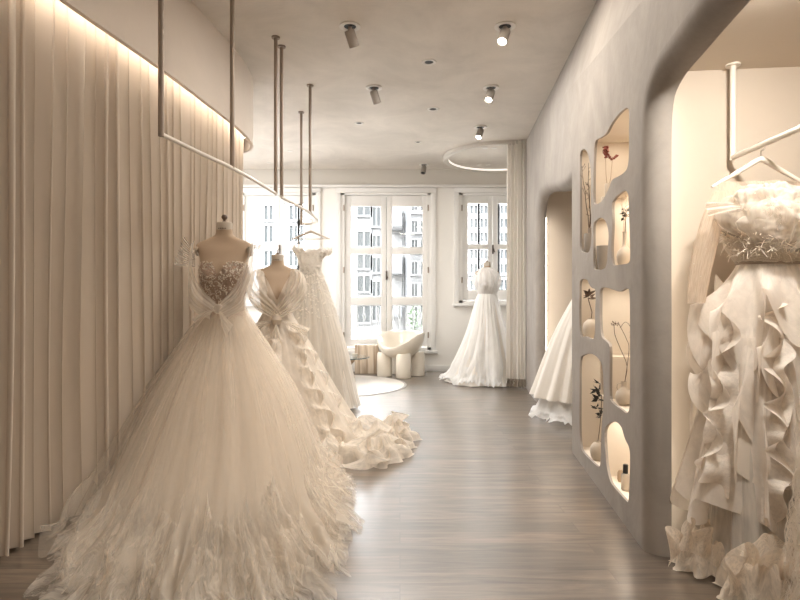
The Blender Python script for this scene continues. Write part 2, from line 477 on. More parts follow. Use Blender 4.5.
# cove led strip fixed inside the soffit
def offset_path(P, d):
    out = []
    for i, p in enumerate(P):
        t = (P[min(i + 1, len(P) - 1)] - P[max(i - 1, 0)]).normalized()
        out.append(p + Vector((-t.y, t.x, 0)) * d)
    return out
led = offset_path(SP[12:62], .055)
vs = []; fs = []
for p in led:
    q = (p - Vector((.02, 0, 0)))
    vs += [(p.x + .015, p.y, 2.60), (p.x - .02, p.y, 2.60)]
for i in range(len(led) - 1): fs.append((2 * i, 2 * i + 1, 2 * i + 3, 2 * i + 2))
ls = mesh('trim_5', vs, fs, M['led_curt']); tag(ls, kind='structure')

# curtain wall
CP = offset_path(SP[8:-4], .125)
cl = [0]
for a, b in zip(CP, CP[1:]): cl.append(cl[-1] + (b - a).length)
def curt_base(s):
    s = min(max(s, 0), cl[-1] - 1e-5)
    for i in range(len(cl) - 1):
        if cl[i + 1] >= s: break
    w = (s - cl[i]) / (cl[i + 1] - cl[i])
    t = (CP[min(i + 2, len(CP) - 1)] - CP[max(i - 1, 0)]).normalized()
    return CP[i].lerp(CP[i + 1], w), Vector((-t.y, t.x, 0)), t
def curtain_fn(total, base, pitch, amp, h0, h1, seed=0):
    def fn(u, v):
        s = u * total
        s2 = s + .02 * nz(s * 3, 1.7 + seed, v * .8)
        p, n, t = base(s)
        s2 += pitch * .8 * nz(s * .33 / pitch, seed + 11, v * .55) + pitch * .25 * nz(s * 1.1 / pitch, seed + 5, v * .3)
        ph = 2 * PI * s2 / pitch
        a = amp * (1 + .25 * nz(s * 2.1, seed + 4.2)) * (.75 + .5 * nz(s * .7 / pitch, seed + 9)) 
        d = math.sin(ph)
        q = p + n * (-a * d + .008 * nz(s * 7, v * 2, seed)) + t * (a * .30 * math.sin(2 * ph))
        return Vector((q.x, q.y, h1 + (h0 - h1) * v))
    return fn
c = grid('curtain', curtain_fn(cl[-1], curt_base,   .098, .058, .012, 2.75), 1500, 20, M['curtain'], None, uvs=(1, 1))
tag(c, 'long floor-length beige pleated curtain covering the left side under the lit cove', 'curtain')
# backing wall behind the curtain
wl = MB()
BP = offset_path(SP[2:-2], .30)
for a, b in zip(BP, BP[1:]):
    wl.add([(a.x, a.y, 0), (b.x, b.y, 0), (b.x, b.y, CEIL), (a.x, a.y, CEIL)], [(0, 1, 2, 3)])
wl.box(-3.25, -3.2, -1.6, 9.2, 0, CEIL)
wl = wl.out('wall_left', M['cream']); tag(wl, kind='structure')
wf = MB().box(-3.2, 2.8, -1.7, -1.6, 0, CEIL).out('wall_front', M['cream'], smooth=False); tag(wf, kind='structure')

# ------------------------------------------------------------------ right plaster wall
K, X0 = .1075, .794          # X = X0 + K * Z on the wall face
nrm = math.hypot(1, K); DIN = Vector((1 / nrm, -K / nrm, 0)); TAN = Vector((K / nrm, 1 / nrm, 0))
def WP(Z, h, depth=0.0):
    return Vector((X0 + K * Z, Z, h)) + DIN * depth
def pxZ(px): return X0 / ((px - 400) / F - K)
def px2(px, py):
    Z = pxZ(px); return (Z, HH(py, Z))
def smooth_loop(pts, n=4):
    out = []; k = len(pts)
    for i in range(k):
        p0, p1, p2, p3 = [Vector(pts[(i + j - 1) % k]) for j in range(4)]
        for q in range(n):
            w = q / n
            out.append(0.5 * ((2 * p1) + (p2 - p0) * w + (2 * p0 - 5 * p1 + 4 * p2 - p3) * w * w + (3 * p1 - p0 - 3 * p2 + p3) * w ** 3))
    return [(p.x, p.y) for p in out]
def tr(pts, sc_, ox, oy): return [(ox + x / sc_, oy + y / sc_) for x, y in pts]
NPX = {
 'A': [(580, 156), (583, 149.5), (587, 152), (590, 164), (591, 182), (591, 220), (591, 240), (589, 251.5), (583, 252), (580, 247), (580, 225), (580, 190)],
 'B': tr([(125, 265), (150, 240), (180, 218), (205, 172), (235, 130), (265, 100), (287, 90), (296, 115), (295, 200), (295, 300), (290, 375), (275, 408), (245, 430), (210, 450), (195, 490), (175, 530), (155, 560), (127, 571), (118, 545), (118, 400)], 5, 570, 90),
 'C': tr([(128, 250), (140, 222), (165, 205), (190, 220), (205, 260), (210, 310), (205, 380), (200, 450), (190, 480), (165, 490), (138, 487), (128, 470), (127, 350)], 5.45, 570, 180),
 'D': tr([(228, 140), (240, 105), (270, 75), (300, 58), (315, 75), (319, 110), (322, 200), (326, 320), (328, 400), (325, 442), (310, 456), (270, 462), (238, 465), (228, 440), (225, 360), (230, 240)], 5.45, 570, 180),
 'E': tr([(45, 60), (55, 42), (78, 45), (88, 65), (100, 82), (115, 90), (118, 120), (116, 190), (115, 270), (110, 312), (98, 318), (70, 306), (47, 300), (43, 200), (44, 120)], 4.61, 570, 270),
 'F': [(600.5, 289), (606, 287.5), (614, 290), (620, 291.5), (627, 288), (629.5, 294), (630, 320), (630, 350), (630, 380), (629.6, 405), (627, 413), (620.7, 409), (612.7, 403), (609.7, 396), (609.7, 370), (609.5, 347), (606, 341), (601.5, 336), (600, 320), (600, 300)],
 'G': tr([(38, 40), (52, 18), (80, 14), (105, 30), (120, 60), (125, 120), (125, 200), (118, 300), (115, 400), (111, 436), (95, 430), (60, 395), (42, 368), (36, 300), (36, 150)], 3.75, 570, 350),
 'H': tr([(130, 310), (140, 280), (165, 268), (190, 285), (205, 330), (222, 370), (225, 420), (223, 500), (219, 565), (212, 566), (195, 548), (170, 520), (150, 490), (138, 440), (132, 380)], 3.75, 570, 350),
}
NL = {k: smooth_loop([px2(*p) for p in v], 4) for k, v in NPX.items()}
# openings: inner edge lines (Z, h)
RB = .085
O1 = [(2.575, 0), (2.575, .9), (2.575, 1.70), (2.56, 1.92), (2.50, 2.03), (2.36, 2.085), (2.15, 2.10), (1.80, 2.115), (1.2, 2.12), (.4, 2.12)]
O2 = [(6.32, 0), (6.32, 1.0), (6.32, 1.90), (6.27, 2.08), (6.14, 2.20), (5.92, 2.25), (5.5, 2.21), (5.0, 2.12), (4.6, 2.06), (4.2, 2.04)]
def dens(pts, n=60):
    return [tuple(path_at([(a, b, 0) for a, b in pts], i / n))[:2] for i in range(n + 1)]
def dens_len(pts, n):
    d = [0]
    for a, b in zip(pts, pts[1:]): d.append(d[-1] + math.dist(a, b))
    keys = [[t, *p] for t, p in zip(d, pts)]
    return [tuple(interp(keys, d[-1] * i / n)) for i in range(n + 1)]
O1d, O2d = dens_len(O1, 70), dens_len(O2, 70)
ZE = 7.42
outer = [(ZE, 0)] + O2d + [(4.2, 0)] + O1d + [(.4, 0), (-1.55, 0), (-1.55, CEIL), (1.5, CEIL), (4.0, CEIL), (ZE, CEIL)]
loops = [outer] + list(NL.values())
TH = .014
def plate():
    vl = [[Vector((a, b, 0)) for a, b in l] for l in loops]
    tris = geometry.tessellate_polygon(vl)
    flat = [p for l in loops for p in l]; n = len(flat)
    def pos(a, b, dep):
        lean = max(0, (b - 2.3) / .8) ** 2 * (.10 if a < 6 else .0)     # the wall eases back into the ceiling
        return WP(a, b, dep + lean)
    vs = [pos(a, b, 0) for a, b in flat] + [pos(a, b, TH) for a, b in flat]
    fs = [tuple(t) for t in tris] + [tuple(i + n for i in reversed(t)) for t in tris]
    k = 0
    for l in loops:
        m = len(l)
        for i in range(m): fs.append((k + i, k + (i + 1) % m, k + (i + 1) % m + n, k + i + n))
        k += m
    return mesh('wall_right', vs, fs, M['plaster'], None, False)
wr = plate(); tag(wr, kind='structure')
def rim(name, curve, m, rad=RB, extra=.0):
    n = len(curve); seg = 10; vs = []; fs = []
    for i, (a, b) in enumerate(curve):
        p, q = curve[max(i - 1, 0)], curve[min(i + 1, n - 1)]
        tx, ty = q[0] - p[0], q[1] - p[1]; l = math.hypot(tx, ty)
        ix, iy = -ty / l, tx / l            # towards the opening
        for k in range(seg + 1):
            an = PI / 2 * k / seg
            o = rad * math.sin(an); dep = rad * (1 - math.cos(an))
            vs.append(WP(a + ix * o, b + iy * o, dep))
        vs.append(WP(a + ix * rad, b + iy * rad, rad + .015))
        vs.append(WP(a + ix * (rad - .02), b + iy * (rad - .02), rad + .02))
        vs.append(WP(a + ix * -.03, b + iy * -.03, rad + .02))
    w = seg + 4
    for i in range(n - 1):
        for k in range(w - 1):
            c0 = i * w + k; fs.append((c0, c0 + 1, c0 + 1 + w, c0 + w))
    return mesh(name, vs, fs, m, wr, True, None, 50)
def flip_in(curve): return curve
# direction check: O1 runs up the far jamb then towards the camera: the opening is at smaller Z
rim('wall_panel', [(a, b) for a, b in O1d], M['plaster'])
rim('wall_panel', [(a, b) for a, b in O2d], M['plaster'])
# alcove shells
def quad(mb, a, b, c, d): mb.add([a, b, c, d], [(0, 1, 2, 3)])
def alcove(name, z0, z1, dep, h, d0=.10):
    mb = MB()
    A = lambda Z, hh, dd: WP(Z, hh, dd)
    # far wall, near wall, back, top: real slabs 4 cm thick
    def slab(p, q, e, h0, h1):       # vertical slab from p to q (Z,depth), thickness vector e
        P_, Q_ = WP(p[0], 0, p[1]), WP(q[0], 0, q[1])
        ev = (TAN * e[0] + DIN * e[1])
        vs = [P_ + Vector((0, 0, h0)), Q_ + Vector((0, 0, h0)), Q_ + ev + Vector((0, 0, h0)), P_ + ev + Vector((0, 0, h0)),
              P_ + Vector((0, 0, h1)), Q_ + Vector((0, 0, h1)), Q_ + ev + Vector((0, 0, h1)), P_ + ev + Vector((0, 0, h1))]
        mb.add(vs, [(0, 3, 2, 1), (4, 5, 6, 7), (0, 1, 5, 4), (1, 2, 6, 5), (2, 3, 7, 6), (3, 0, 4, 7)])
    slab((z1, TH), (z1, dep), (.03, 0), 0, h); slab((z0, TH), (z0, dep), (-.03, 0), 0, h)
    slab((z0, dep), (z1, dep), (0, .03), 0, h)
    P_ = [WP(z0, h, TH - .0), WP(z1, h, TH - .0), WP(z1, h, dep), WP(z0, h, dep)]
    mb.add(P_ + [p + Vector((0, 0, .03)) for p in P_], [(0, 1, 2, 3), (7, 6, 5, 4), (0, 4, 5, 1), (1, 5, 6, 2), (2, 6, 7, 3), (3, 7, 4, 0)])
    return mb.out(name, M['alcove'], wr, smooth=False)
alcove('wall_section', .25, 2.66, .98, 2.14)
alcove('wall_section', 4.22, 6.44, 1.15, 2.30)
# vertical led strips
def strip(name, Z, dep, w, h0, h1, m):
    mb = MB(); a = WP(Z, 0, dep); e = TAN * w
    c0 = [a, a + e, a + e + DIN * .008, a + DIN * .008]
    mb.add([p + Vector((0, 0, h0)) for p in c0] + [p + Vector((0, 0, h1)) for p in c0], [(0, 1, 5, 4), (1, 2, 6, 5), (2, 3, 7, 6), (3, 0, 4, 7), (4, 5, 6, 7), (3, 2, 1, 0)])
    o = mb.out(name, m, wr, smooth=False); return o
strip('led_strip', 2.60, .10, .03, .02, 1.98, M['led'])
strip('led_strip', 6.33, .115, .035, .02, 2.0, emis('alcove_led', (1, .92, .82), 9))
# led along the top of the near alcove, behind the header
mb = MB(); a, b = WP(2.5, 2.128, .09), WP(.5, 2.128, .09)
mb.add([a, b, b + DIN * .02, a + DIN * .02], [(0, 1, 2, 3)]); mb.out('led_strip', M['led'], wr, smooth=False)

# niche cavities
for k, l in NL.items():
    z0, z1 = min(p[0] for p in l) - .012, max(p[0] for p in l) + .045
    h0, h1 = min(p[1] for p in l) - .004, max(p[1] for p in l) + .012
    if k == 'F': h1 += 0
    mb = MB(); d1 = .30
    def C(z, h, d): return WP(z, h, d)
    vs = [C(z0, h0, TH), C(z1, h0, TH), C(z1, h0, d1), C(z0, h0, d1), C(z0, h1, TH), C(z1, h1, TH), C(z1, h1, d1), C(z0, h1, d1)]
    mb.add(vs, [(0, 1, 2, 3), (7, 6, 5, 4), (1, 5, 6, 2), (2, 6, 7, 3), (3, 7, 4, 0)])
    mb.out('wall_niche', M['cream'], wr, smooth=False)
    # the niche's own little downlight behind the lintel
    ld = bpy.data.lights.new('niche_light', 'AREA'); ld.shape = 'RECTANGLE'; ld.size = .10; ld.size_y = (z1 - z0) * .7
    ld.energy = {'A': .5, 'B': 1.4, 'C': .7, 'D': 1.2, 'E': .6, 'F': 1.3, 'G': .8, 'H': 1.1}[k] * 1.0; ld.color = (1, .90, .77)
    lo = bpy.data.objects.new('niche_light', ld); COL.objects.link(lo)
    lo.location = WP((z0 + z1) / 2, h1 - .006, .12); lo.rotation_euler = (0, 0, -math.atan(K)); lo.parent = wr

# far right room bit behind the plaster wall
w = MB().box(1.66, 2.8, 7.40, 7.46, 0, CEIL); w.box(2.75, 2.8, 7.4, 9.2, 0, CEIL)
w.box(2.1, 2.15, -1.6, 7.4, 0, CEIL) if False else None
w = w.out('wall_right_return', M['white_wall'], smooth=False); tag(w, kind='structure')
t = MB()
# ------------------------------------------------------------------ curtain at the fitting corner
fa = Vector((XY(507.5, 7.27), 7.30, 0)); fb = Vector((XY(526.5, 7.2), 7.20, 0))
def base2(s):
    tt = (fb - fa).normalized(); return fa + tt * s, Vector((-tt.y, tt.x, 0)), tt
cur2 = thing('curtain', 'narrow floor-length pale curtain bunched against the plaster wall, with darker hem', 'curtain', (fa.x, fa.y, 0))
tot = (fb - fa).length
grid('curtain_fabric', curtain_fn(tot, base2, .046, .036, .115, CEIL - .01, 3), 120, 14, M['curtain2'], cur2)
grid('hem_band', curtain_fn(tot, base2, .046, .036, .012, .115, 3), 120, 3, M['hem'], cur2)

# ------------------------------------------------------------------ ceiling lamps
def spot(px, py, cx, cy, lit, label, tiltv):
    """base ring at pixel (px,py) on the ceiling; cylinder tilted"""
    Z = 2.0 * F / (300 - py); x = XY(px, Z)
    r = thing('ceiling_spotlight', label, 'spotlight', (x, Z, CEIL), 'adjustable ceiling spotlights')
    MB().lathe([(.045, .012), (.075, .0), (.078, -.008), (.052, -.010), (.045, -.004), (.0, -.004)], (x, Z, CEIL), 28, cap=False).out('ceiling_ring', M['spot_ring'], r)
    MB().lathe([(.044, -.0045), (.0, -.0046)], (x, Z, CEIL), 24, cap=False).out('recess', M['black'], r)
    d = Vector(tiltv).normalized()
    base = Vector((x, Z, CEIL - .05))
    MB().tube([(x, Z, CEIL), (x, Z, CEIL - .055)], .014, 10).out('pivot', M['spot_grey'], r)
    q = d.to_track_quat('Z', 'Y').to_matrix()
    MB().lathe([(.0, -.02), (.034, -.02), (.038, -.014), (.038, .098), (.034, .100), (.030, .092)], base, 26, cap=False, rot=q).out('lamp_body', M['spot_grey'], r)
    MB().lathe([(.0, .092), (.0305, .092)], base, 24, cap=False, rot=q).out('lens', M['led_hot'] if lit else M['black'], r)
    if lit:
        ld = bpy.data.lights.new('spot_beam', 'SPOT'); ld.energy = 42; ld.spot_size = 1.25; ld.spot_blend = .8; ld.color = (1, .92, .82); ld.shadow_soft_size = .03
        lo = bpy.data.objects.new('spot_beam', ld); COL.objects.link(lo)
        lo.location = base + d * .13; lo.rotation_euler = (-d).to_track_quat('Z', 'Y').to_euler()
    return r
def down(px, py, label, rad=.06):
    Z = 2.0 * F / (300 - py); x = XY(px, Z)
    r = thing('recessed_downlight', label, 'downlight', (x, Z, CEIL), 'recessed ceiling downlights')
    MB().lathe([(rad * .6, .01), (rad * .62, -.003), (rad, -.006), (rad * 1.05, 0), (rad * 1.05, .01)], (x, Z, CEIL), 28, cap=False).out('trim_ring', M['spot_ring'], r)
    MB().lathe([(rad * .62, -.001), (.0, -.0012)], (x, Z, CEIL), 24, cap=False).out('recess', M['black'], r)
spot(350, 26, 356, 39, False, 'unlit grey ceiling spotlight nearest above the rails, dark lens aimed away', (.35, .5, -1))
spot(505, 26, 501, 40, True, 'lit grey ceiling spotlight nearest to the plaster wall, largest of the lit ones', (-.35, -.5, -1))
spot(374, 87.5, 377, 97, False, 'unlit grey ceiling spotlight, second along the row over the rails', (.35, .5, -1))
spot(491, 87.5, 488, 96, True, 'lit grey ceiling spotlight, middle one of the row beside the plaster wall', (-.35, -.5, -1))
spot(480.5, 127, 479, 130, True, 'lit small ceiling spotlight just in front of the ceiling ring', (-.35, -.5, -1))
spot(424, 164.5, 423, 168, False, 'pale far ceiling spotlight close to the window wall', (-.2, -.5, -1))
down(429, 62, 'recessed downlight in the middle of the ceiling, nearest of the plain ones')
down(433, 109, 'recessed downlight in the middle of the ceiling, second of the plain ones')
down(418, 142, 'small recessed downlight farthest along the middle of the ceiling', .04)
down(359, 123, 'recessed downlight beyond the spotlights over the rails', .05)

# ------------------------------------------------------------------ clothes rails (left)
RH = 1.91
def rail(name, pts, posts, label, mpost):
    r = thing(name, label, 'clothes rail', (pts[0][0], pts[0][1], CEIL), 'curved hanging rails beside the curtain')
    n = 40; P = [path_at([(x, y, RH) for x, y in pts], i / n) for i in range(n + 1)]
    MB().tube(P, .0115, 12).out('rail', M['rail_light'], r)
    for (x, y, z) in posts:
        MB().tube([(x, y, z), (x, y, CEIL)], .014, 12).out('post', mpost, r)
        MB().lathe([(.0, -.012), (.03, -.012), (.032, -.006), (.032, .0)], (x, y, CEIL), 20).out('ceiling_plate', mpost, r)
    return r
rail('hanging_rail', [(-1.166, 2.83), (-1.10, 3.2), (-1.03, 3.56), (-.98, 4.0), (-.945, 4.42)],
     [(-1.166, 2.83, RH - .011), (-1.03, 3.56, RH), (-.945, 4.41, RH)], 'ceiling-hung pale rail with taupe posts, nearest one, above the largest gown', M['rail_dark'])
rail('hanging_rail', [(-.935, 4.55), (-.875, 5.0), (-.837, 5.4), (-.835, 5.75), (-.86, 6.0), (-.95, 6.16), (-1.05, 6.17)],
     [(-.933, 4.57, RH), (-.837, 5.4, RH), (-1.05, 6.17, RH - .011)], 'ceiling-hung pale rail with curved far end, carrying the floral lace gown', M['rail_dark'])

# ------------------------------------------------------------------ dress forms
TR = [  # z, rx, ry_front, ry_back (before scale); z relative to neck top 1.60
 [.78, .165, .115, .125], [.86, .170, .115, .130], [.94, .150, .105, .115], [1.02, .122, .095, .095], [1.10, .120, .098, .088],
 [1.18, .138, .120, .090], [1.25, .150, .142, .095], [1.31, .150, .135, .098], [1.37, .155, .108, .095], [1.42, .175, .085, .085],
 [1.455, .182, .065, .070], [1.48, .150, .055, .060], [1.50, .100, .050, .052], [1.52, .062, .046, .048], [1.55, .052, .046, .046], [1.60, .050, .046, .046]]
def torso_pt(a, z, off=0, sc_=1):
    """a: angle, 0 = right (+x), -pi/2 = front (towards -y)"""
    rx, rf, rb = interp(TR, z)
    s, c = math.sin(a), math.cos(a)
    e = 2.3
    rr = (abs(c) ** e + abs(s) ** e) ** (-1 / e)
    x = rr * c * (rx + off); y = rr * s * ((rf if s < 0 else rb) + off)
    # bust: two soft mounds
    if s < 0:
        w = math.exp(-((z - 1.255) / .055) ** 2)
        for sx in (-1, 1):
            y -= .028 * w * math.exp(-((x - sx * .072) / .05) ** 2)
        y += .010 * w * math.exp(-(x / .03) ** 2)
    return Vector((x * sc_, y * sc_, z))
def form(name, x, y, H, rz, label, sc_=1.0, cap_print=True, knob=True):
    """H height of neck top"""
    dz = H - 1.60
    r = thing(name, label, 'dress form', (x, y, 0))
    cr, sr = math.cos(rz), math.sin(rz)
    def T(p): return Vector((x + p.x * cr - p.y * sr, y + p.x * sr + p.y * cr, (p.z - 1.6) * sc_ + 1.6 + dz))
    grid('torso', lambda u, v: T(torso_pt(2 * PI * u, .78 + .78 * v, 0, sc_)), 64, 60, M['linen'], r, closed=True)
    c = T(Vector((0, 0, 1.555)))
    nr = .051 * sc_
    MB().lathe([(nr, 0), (nr + .001, .02), (nr, .048), (nr * .9, .052), (0, .053)], c, 32, cap=False).out('neck_cap', M['linen_cap'], r)
    if cap_print:
        mb = MB(); n = 16
        for i in range(n):
            if i % 4 == 3: continue
            a0 = -PI / 2 - .55 + 1.1 * i / n; a1 = a0 + 1.1 / n * .8
            mb.add([c + Vector((nr * 1.03 * math.cos(a), nr * 1.03 * math.sin(a), zz)) for a, zz in ((a0, .004), (a1, .004), (a1, .011), (a0, .011))], [(0, 1, 2, 3)])
        mb.out('printed_mark', M['dark_print'], r)
    if knob:
        MB().lathe([(.014, 0), (.014, .006), (.008, .008), (.008, .016), (.014, .02), (.019, .03), (.019, .038), (.013, .048), (.0, .051)], c + Vector((0, 0, .053)), 24, cap=False).out('knob', M['knob'], r)
    else:
        mb = MB().lathe([(.012, 0), (.012, .015), (.0, .018)], c + Vector((0, 0, .053)), 16, cap=False)
        k0 = c + Vector((0, 0, .065))
        mb.tube([k0, k0 + Vector((.002, 0, .025)), k0 + Vector((.014, 0, .035)), k0 + Vector((.02, 0, .05)), k0 + Vector((.012, 0, .062)), k0 + Vector((.003, 0, .058))], .0035, 8)
        mb.out('hook', M['knob'], r)
    for sx in (-1, 1):
        # arm plates
        a = T(torso_pt(0 if sx > 0 else PI, 1.42, .002, sc_))
        ax = Vector((sx * cr, sx * sr, .12)).normalized()
        q = ax.to_track_quat('Z', 'Y').to_matrix()
        MB().lathe([(.0, .008), (.03, .008), (.036, .003), (.038, -.012)], a - ax * .006, 24, cap=False, rot=q, sx=1.5, sy=.9).out('arm_plate', M['brass'], r)
    MB().tube([(x, y, .03), (x, y, .9)], .016, 12).out('pole', M['rail_dark'], r)
    mb = MB()
    mb.lathe([(.19, 0), (.19, .015), (.17, .022), (.03, .035), (.02, .06)], (x, y, 0), 32)
    mb.out('base', M['rail_dark'], r)
    return r, T

# ================================================================== GOWN 1
g1x, g1y = XY(224.5, 3.82), 3.82
f1, T1 = form('dress_form', g1x, g1y, HH(223.5, 3.82), math.radians(3), 'bare-shouldered linen dress form with a round dark knob, under the largest tulle gown', 1.0)
G1 = thing('wedding_gown', 'largest gown, strapless beaded bodice and huge sweeping ivory tulle skirt on the nearest form', 'wedding gown', (g1x, g1y, 0))
def sweet(a):
    """neckline height for angle a (front = -pi/2)"""
    d = (a + PI / 2 + PI) % (2 * PI) - PI        # 0 at front
    ad = abs(d)
    top = 1.335 - .085 * math.exp(-(ad / .17) ** 2) - .03 * max(0, (ad - .75)) ** 1.1
    return max(top, 1.22)
grid('bodice', lambda u, v: T1(torso_pt(2 * PI * u, .99 + (sweet(2 * PI * u) - .99) * v, .007)), 96, 30, M['nude_lace'], G1, closed=True)
# beaded lace: many small petals lying on the bodice
def petals(name, pts, m, parent, size=(.008, .018), lift=.01):
    mb = MB()
    for p, n in pts:
        n = (n + Vector((R.uniform(-.4, .4), R.uniform(-.4, .4), R.uniform(-.4, .4)))).normalized()
        t = n.cross(Vector((R.uniform(-1, 1), R.uniform(-1, 1), R.uniform(-1, 1)))).normalized(); b = n.cross(t)
        L_ = R.uniform(*size); W_ = L_ * R.uniform(.35, .6)
        c = p + n * R.uniform(.001, .006)
        mb.add([c - t * L_ * .5, c - b * W_ * .5 + n * .001, c + n * L_ * .12, c + t * L_ * .5 + n * L_ * .25, c + b * W_ * .5 + n * .001],
               [(0, 1, 2), (1, 3, 2), (3, 4, 2), (4, 0, 2)])
    return mb.out(name, m, parent)
pts = []
while len(pts) < 1500:
    a = R.uniform(-PI - .2, .2); z = R.uniform(1.03, 1.345)
    d = abs((a + PI / 2 + PI) % (2 * PI) - PI)
    zt_ = sweet(a)
    if z > zt_ + .008: continue
    # leave gaps: leafy pattern
    if nz(a * 9, z * 38, 2.2) < -.12 and z < zt_ - .012: continue
    p = T1(torso_pt(a, z, .008)); n = (p - T1(Vector((0, 0, z)))); n.z = 0
    pts.append((p, n.normalized()))
petals('beaded_lace', pts, M['lace'], G1, (.007, .02))

RG1 = [  # t, h, cx, cy, rxl, rxr, ryf, ryb
 [0, 1.055, -1.150, 3.82, .128, .128, .105, .10],
 [.06, .99, -1.150, 3.81, .165, .160, .135, .13],
 [.22, .80, -1.145, 3.77, .285, .275, .26, .25],
 [.45, .55, -1.130, 3.68, .420, .415, .48, .38],
 [.68, .30, -1.105, 3.57, .510, .500, .74, .47],
 [.86, .11, -1.075, 3.46, .535, .545, 1.02, .54],
 [1.0, .012, -1.05, 3.40, .54, .60, 1.22, .58]]
SKEW = 0.0
def skirt_fn(RG, folds, amp, k=1.0, seed=0.0, hemn=.0, grow=.0, tw=0, pw=1.4, hmin=.01):
    def fn(u, v):
        h, cx, cy, rl, rr, rf, rb = interp(RG, v)
        a = 2 * PI * u
        c, s = math.cos(a), math.sin(a)
        rx = rr if c > 0 else rl; ry = rb if s > 0 else rf
        w = v ** pw
        ph = u * folds * 2 * PI + 1.6 * nz(c * 2.2 + seed, s * 2.2, v * .7) * 2 + tw * v
        f = amp * w * (.6 * math.sin(ph) + .35 * math.sin(ph * 2.0 + seed) * nz(c * 3, s * 3, seed) * 2 + .9 * nz(c * folds * .35, s * folds * .35, seed + v * .8))
        f += .010 * min(1, v * 6) * nz(c * folds * 1.5 + 5, s * folds * 1.5, seed * 3)
        q = k + grow * w
        if SKEW and s < 0:
            e = 2 + .8 * w; sq = (abs(c) ** e + abs(s) ** e) ** (-1 / e)
            rx *= sq; ry *= sq; cx += SKEW * -s * w * q * 1.1
        if hemn: f += hemn * max(0, v - .72) / .28 * (nz(c * 6 + seed, s * 6, v * 9) + .5 * nz(c * 17 + seed, s * 17, v * 5))
        x = cx + c * (rx * q + f); y = cy + s * (ry * q + f)
        z = h
        if hemn and v > .74: z += hemn * .9 * (v - .74) / .26 * max(0, ridge(c * 11 + seed, s * 11, v * 3)) ** 2
        return Vector((x, y, max(hmin, z)))
    return fn
SKEW = .22
grid('skirt_lining', skirt_fn(RG1[:-1] + [[1.0, .05, -1.06, 3.42, .50, .52, 1.02, .55]], 13, .035, .78, .3), 260, 46, M['gown_in'], G1, closed=True)
for k, (kk, seed, fo, am, gr) in enumerate([(.84, 5.7, 12, .03, .0), (.90, 1.7, 15, .035, .02), (.96, 4.1, 10, .04, .06), (1.0, 7.3, 8, .045, .10), (1.04, 8.3, 12, .045, .16)]):
    grid('tulle_layer', skirt_fn(RG1, fo, am, kk, seed, hemn=.05 + .02 * k, grow=gr), 380, 64, M['tulle1'], G1, closed=True, uvs=(1, 1))
# heaped, tangled hem of tulle strands
def heap_fn(seed, r0, r1, hgt, drift=0):
    h, cx, cy, rl, rr, rf, rb = RG1[-1][1:]
    def fn(u, v):
        a = 2 * PI * u; c, s = math.cos(a), math.sin(a)
        rx = rr if c > 0 else rl; ry = rb if s > 0 else rf
        q = r0 + (r1 - r0) * v + .09 * nz(c * 3 + seed, s * 3, v * 1.2) + .10 * v * nz(c * 11, s * 11, seed) + .05 * v * nz(c * 27, s * 27, seed)
        wa = a + .10 * nz(c * 4 + seed, s * 4, v * 2.2) + .05 * nz(c * 9, s * 9, v * 5 + seed)
        ca, sa = math.cos(wa * 1.0), math.sin(wa)
        rd = 0
        for o_, am_ in ((7, 1.0), (15, .55), (31, .3)):
            rd += am_ * max(0, ridge(ca * o_ + seed, sa * o_, v * 1.3 + seed)) ** 2
        z = .006 + hgt * (1 - v) ** .8 * rd * .62 * (.5 + abs(nz(c * 3, s * 3, seed + 4)) * 1.5) + hgt * .15 * rd
        z += .05 * max(0, 1 - v * 3)
        cw, sw = math.cos(wa), math.sin(wa); sq = 1; dx = 0
        if sw < 0: sq = (abs(cw) ** 2.8 + abs(sw) ** 2.8) ** (-1 / 2.8); dx = .24 * -sw * q
        return Vector((cx + dx + cw * rx * q * sq, cy + sw * ry * q * sq, z))
    return fn
for seed, r0, r1, hg in [(1.1, .74, 1.14, .12), (5.7, .84, 1.22, .09), (9.4, .70, 1.08, .15), (13.4, .9, 1.26, .06)]:
    grid('tulle_train', heap_fn(seed, r0, r1, hg), 620, 26, M['heap'], G1, closed=True, uvs=(3, 1))

# loose curled strands at the hem
def ribbon_mb(mb, pts, width, wdir, amp=0, waves=0, seed=0, nu=60, nv=4, flare=1.0, lift=0):
    """pts: spine; wdir(u)->direction the ribbon grows; outer edge waves sideways"""
    def fn(u, v):
        p = path_at(pts, u); p2 = path_at(pts, min(1, u + .01)); p1 = path_at(pts, max(0, u - .01))
        t = (p2 - p1).normalized(); w = wdir(u) if callable(wdir) else Vector(wdir)
        b = t.cross(w).normalized()
        ph = u * waves * 2 * PI + seed + 1.5 * nz(u * 3, seed, 0)
        wd = width * (1 + .35 * nz(u * 5, seed + 3, 1)) * math.sin(min(1, min(u, 1 - u) * 8 + .1) * PI / 2)
        return p + w * wd * v + b * amp * v ** 1.2 * math.sin(ph) + t * amp * .25 * v * math.cos(ph * 1.0 + .6) + Vector((0, 0, lift * v * v))
    gridmb(mb, fn, nu, nv)

def ribbon(name, pts, width, wdir, m, parent, **k):
    nu = k.pop('nu', 90); nv = k.pop('nv', 6)
    mb = MB(); ribbon_mb(mb, pts, width, wdir, nu=nu, nv=nv, **k)
    cu = nu + 1
    uv = [((i % cu) / nu * 4, (i // cu) / nv) for i in range(len(mb.v))]
    return mesh(name, mb.v, mb.f, m, parent, True, uv)
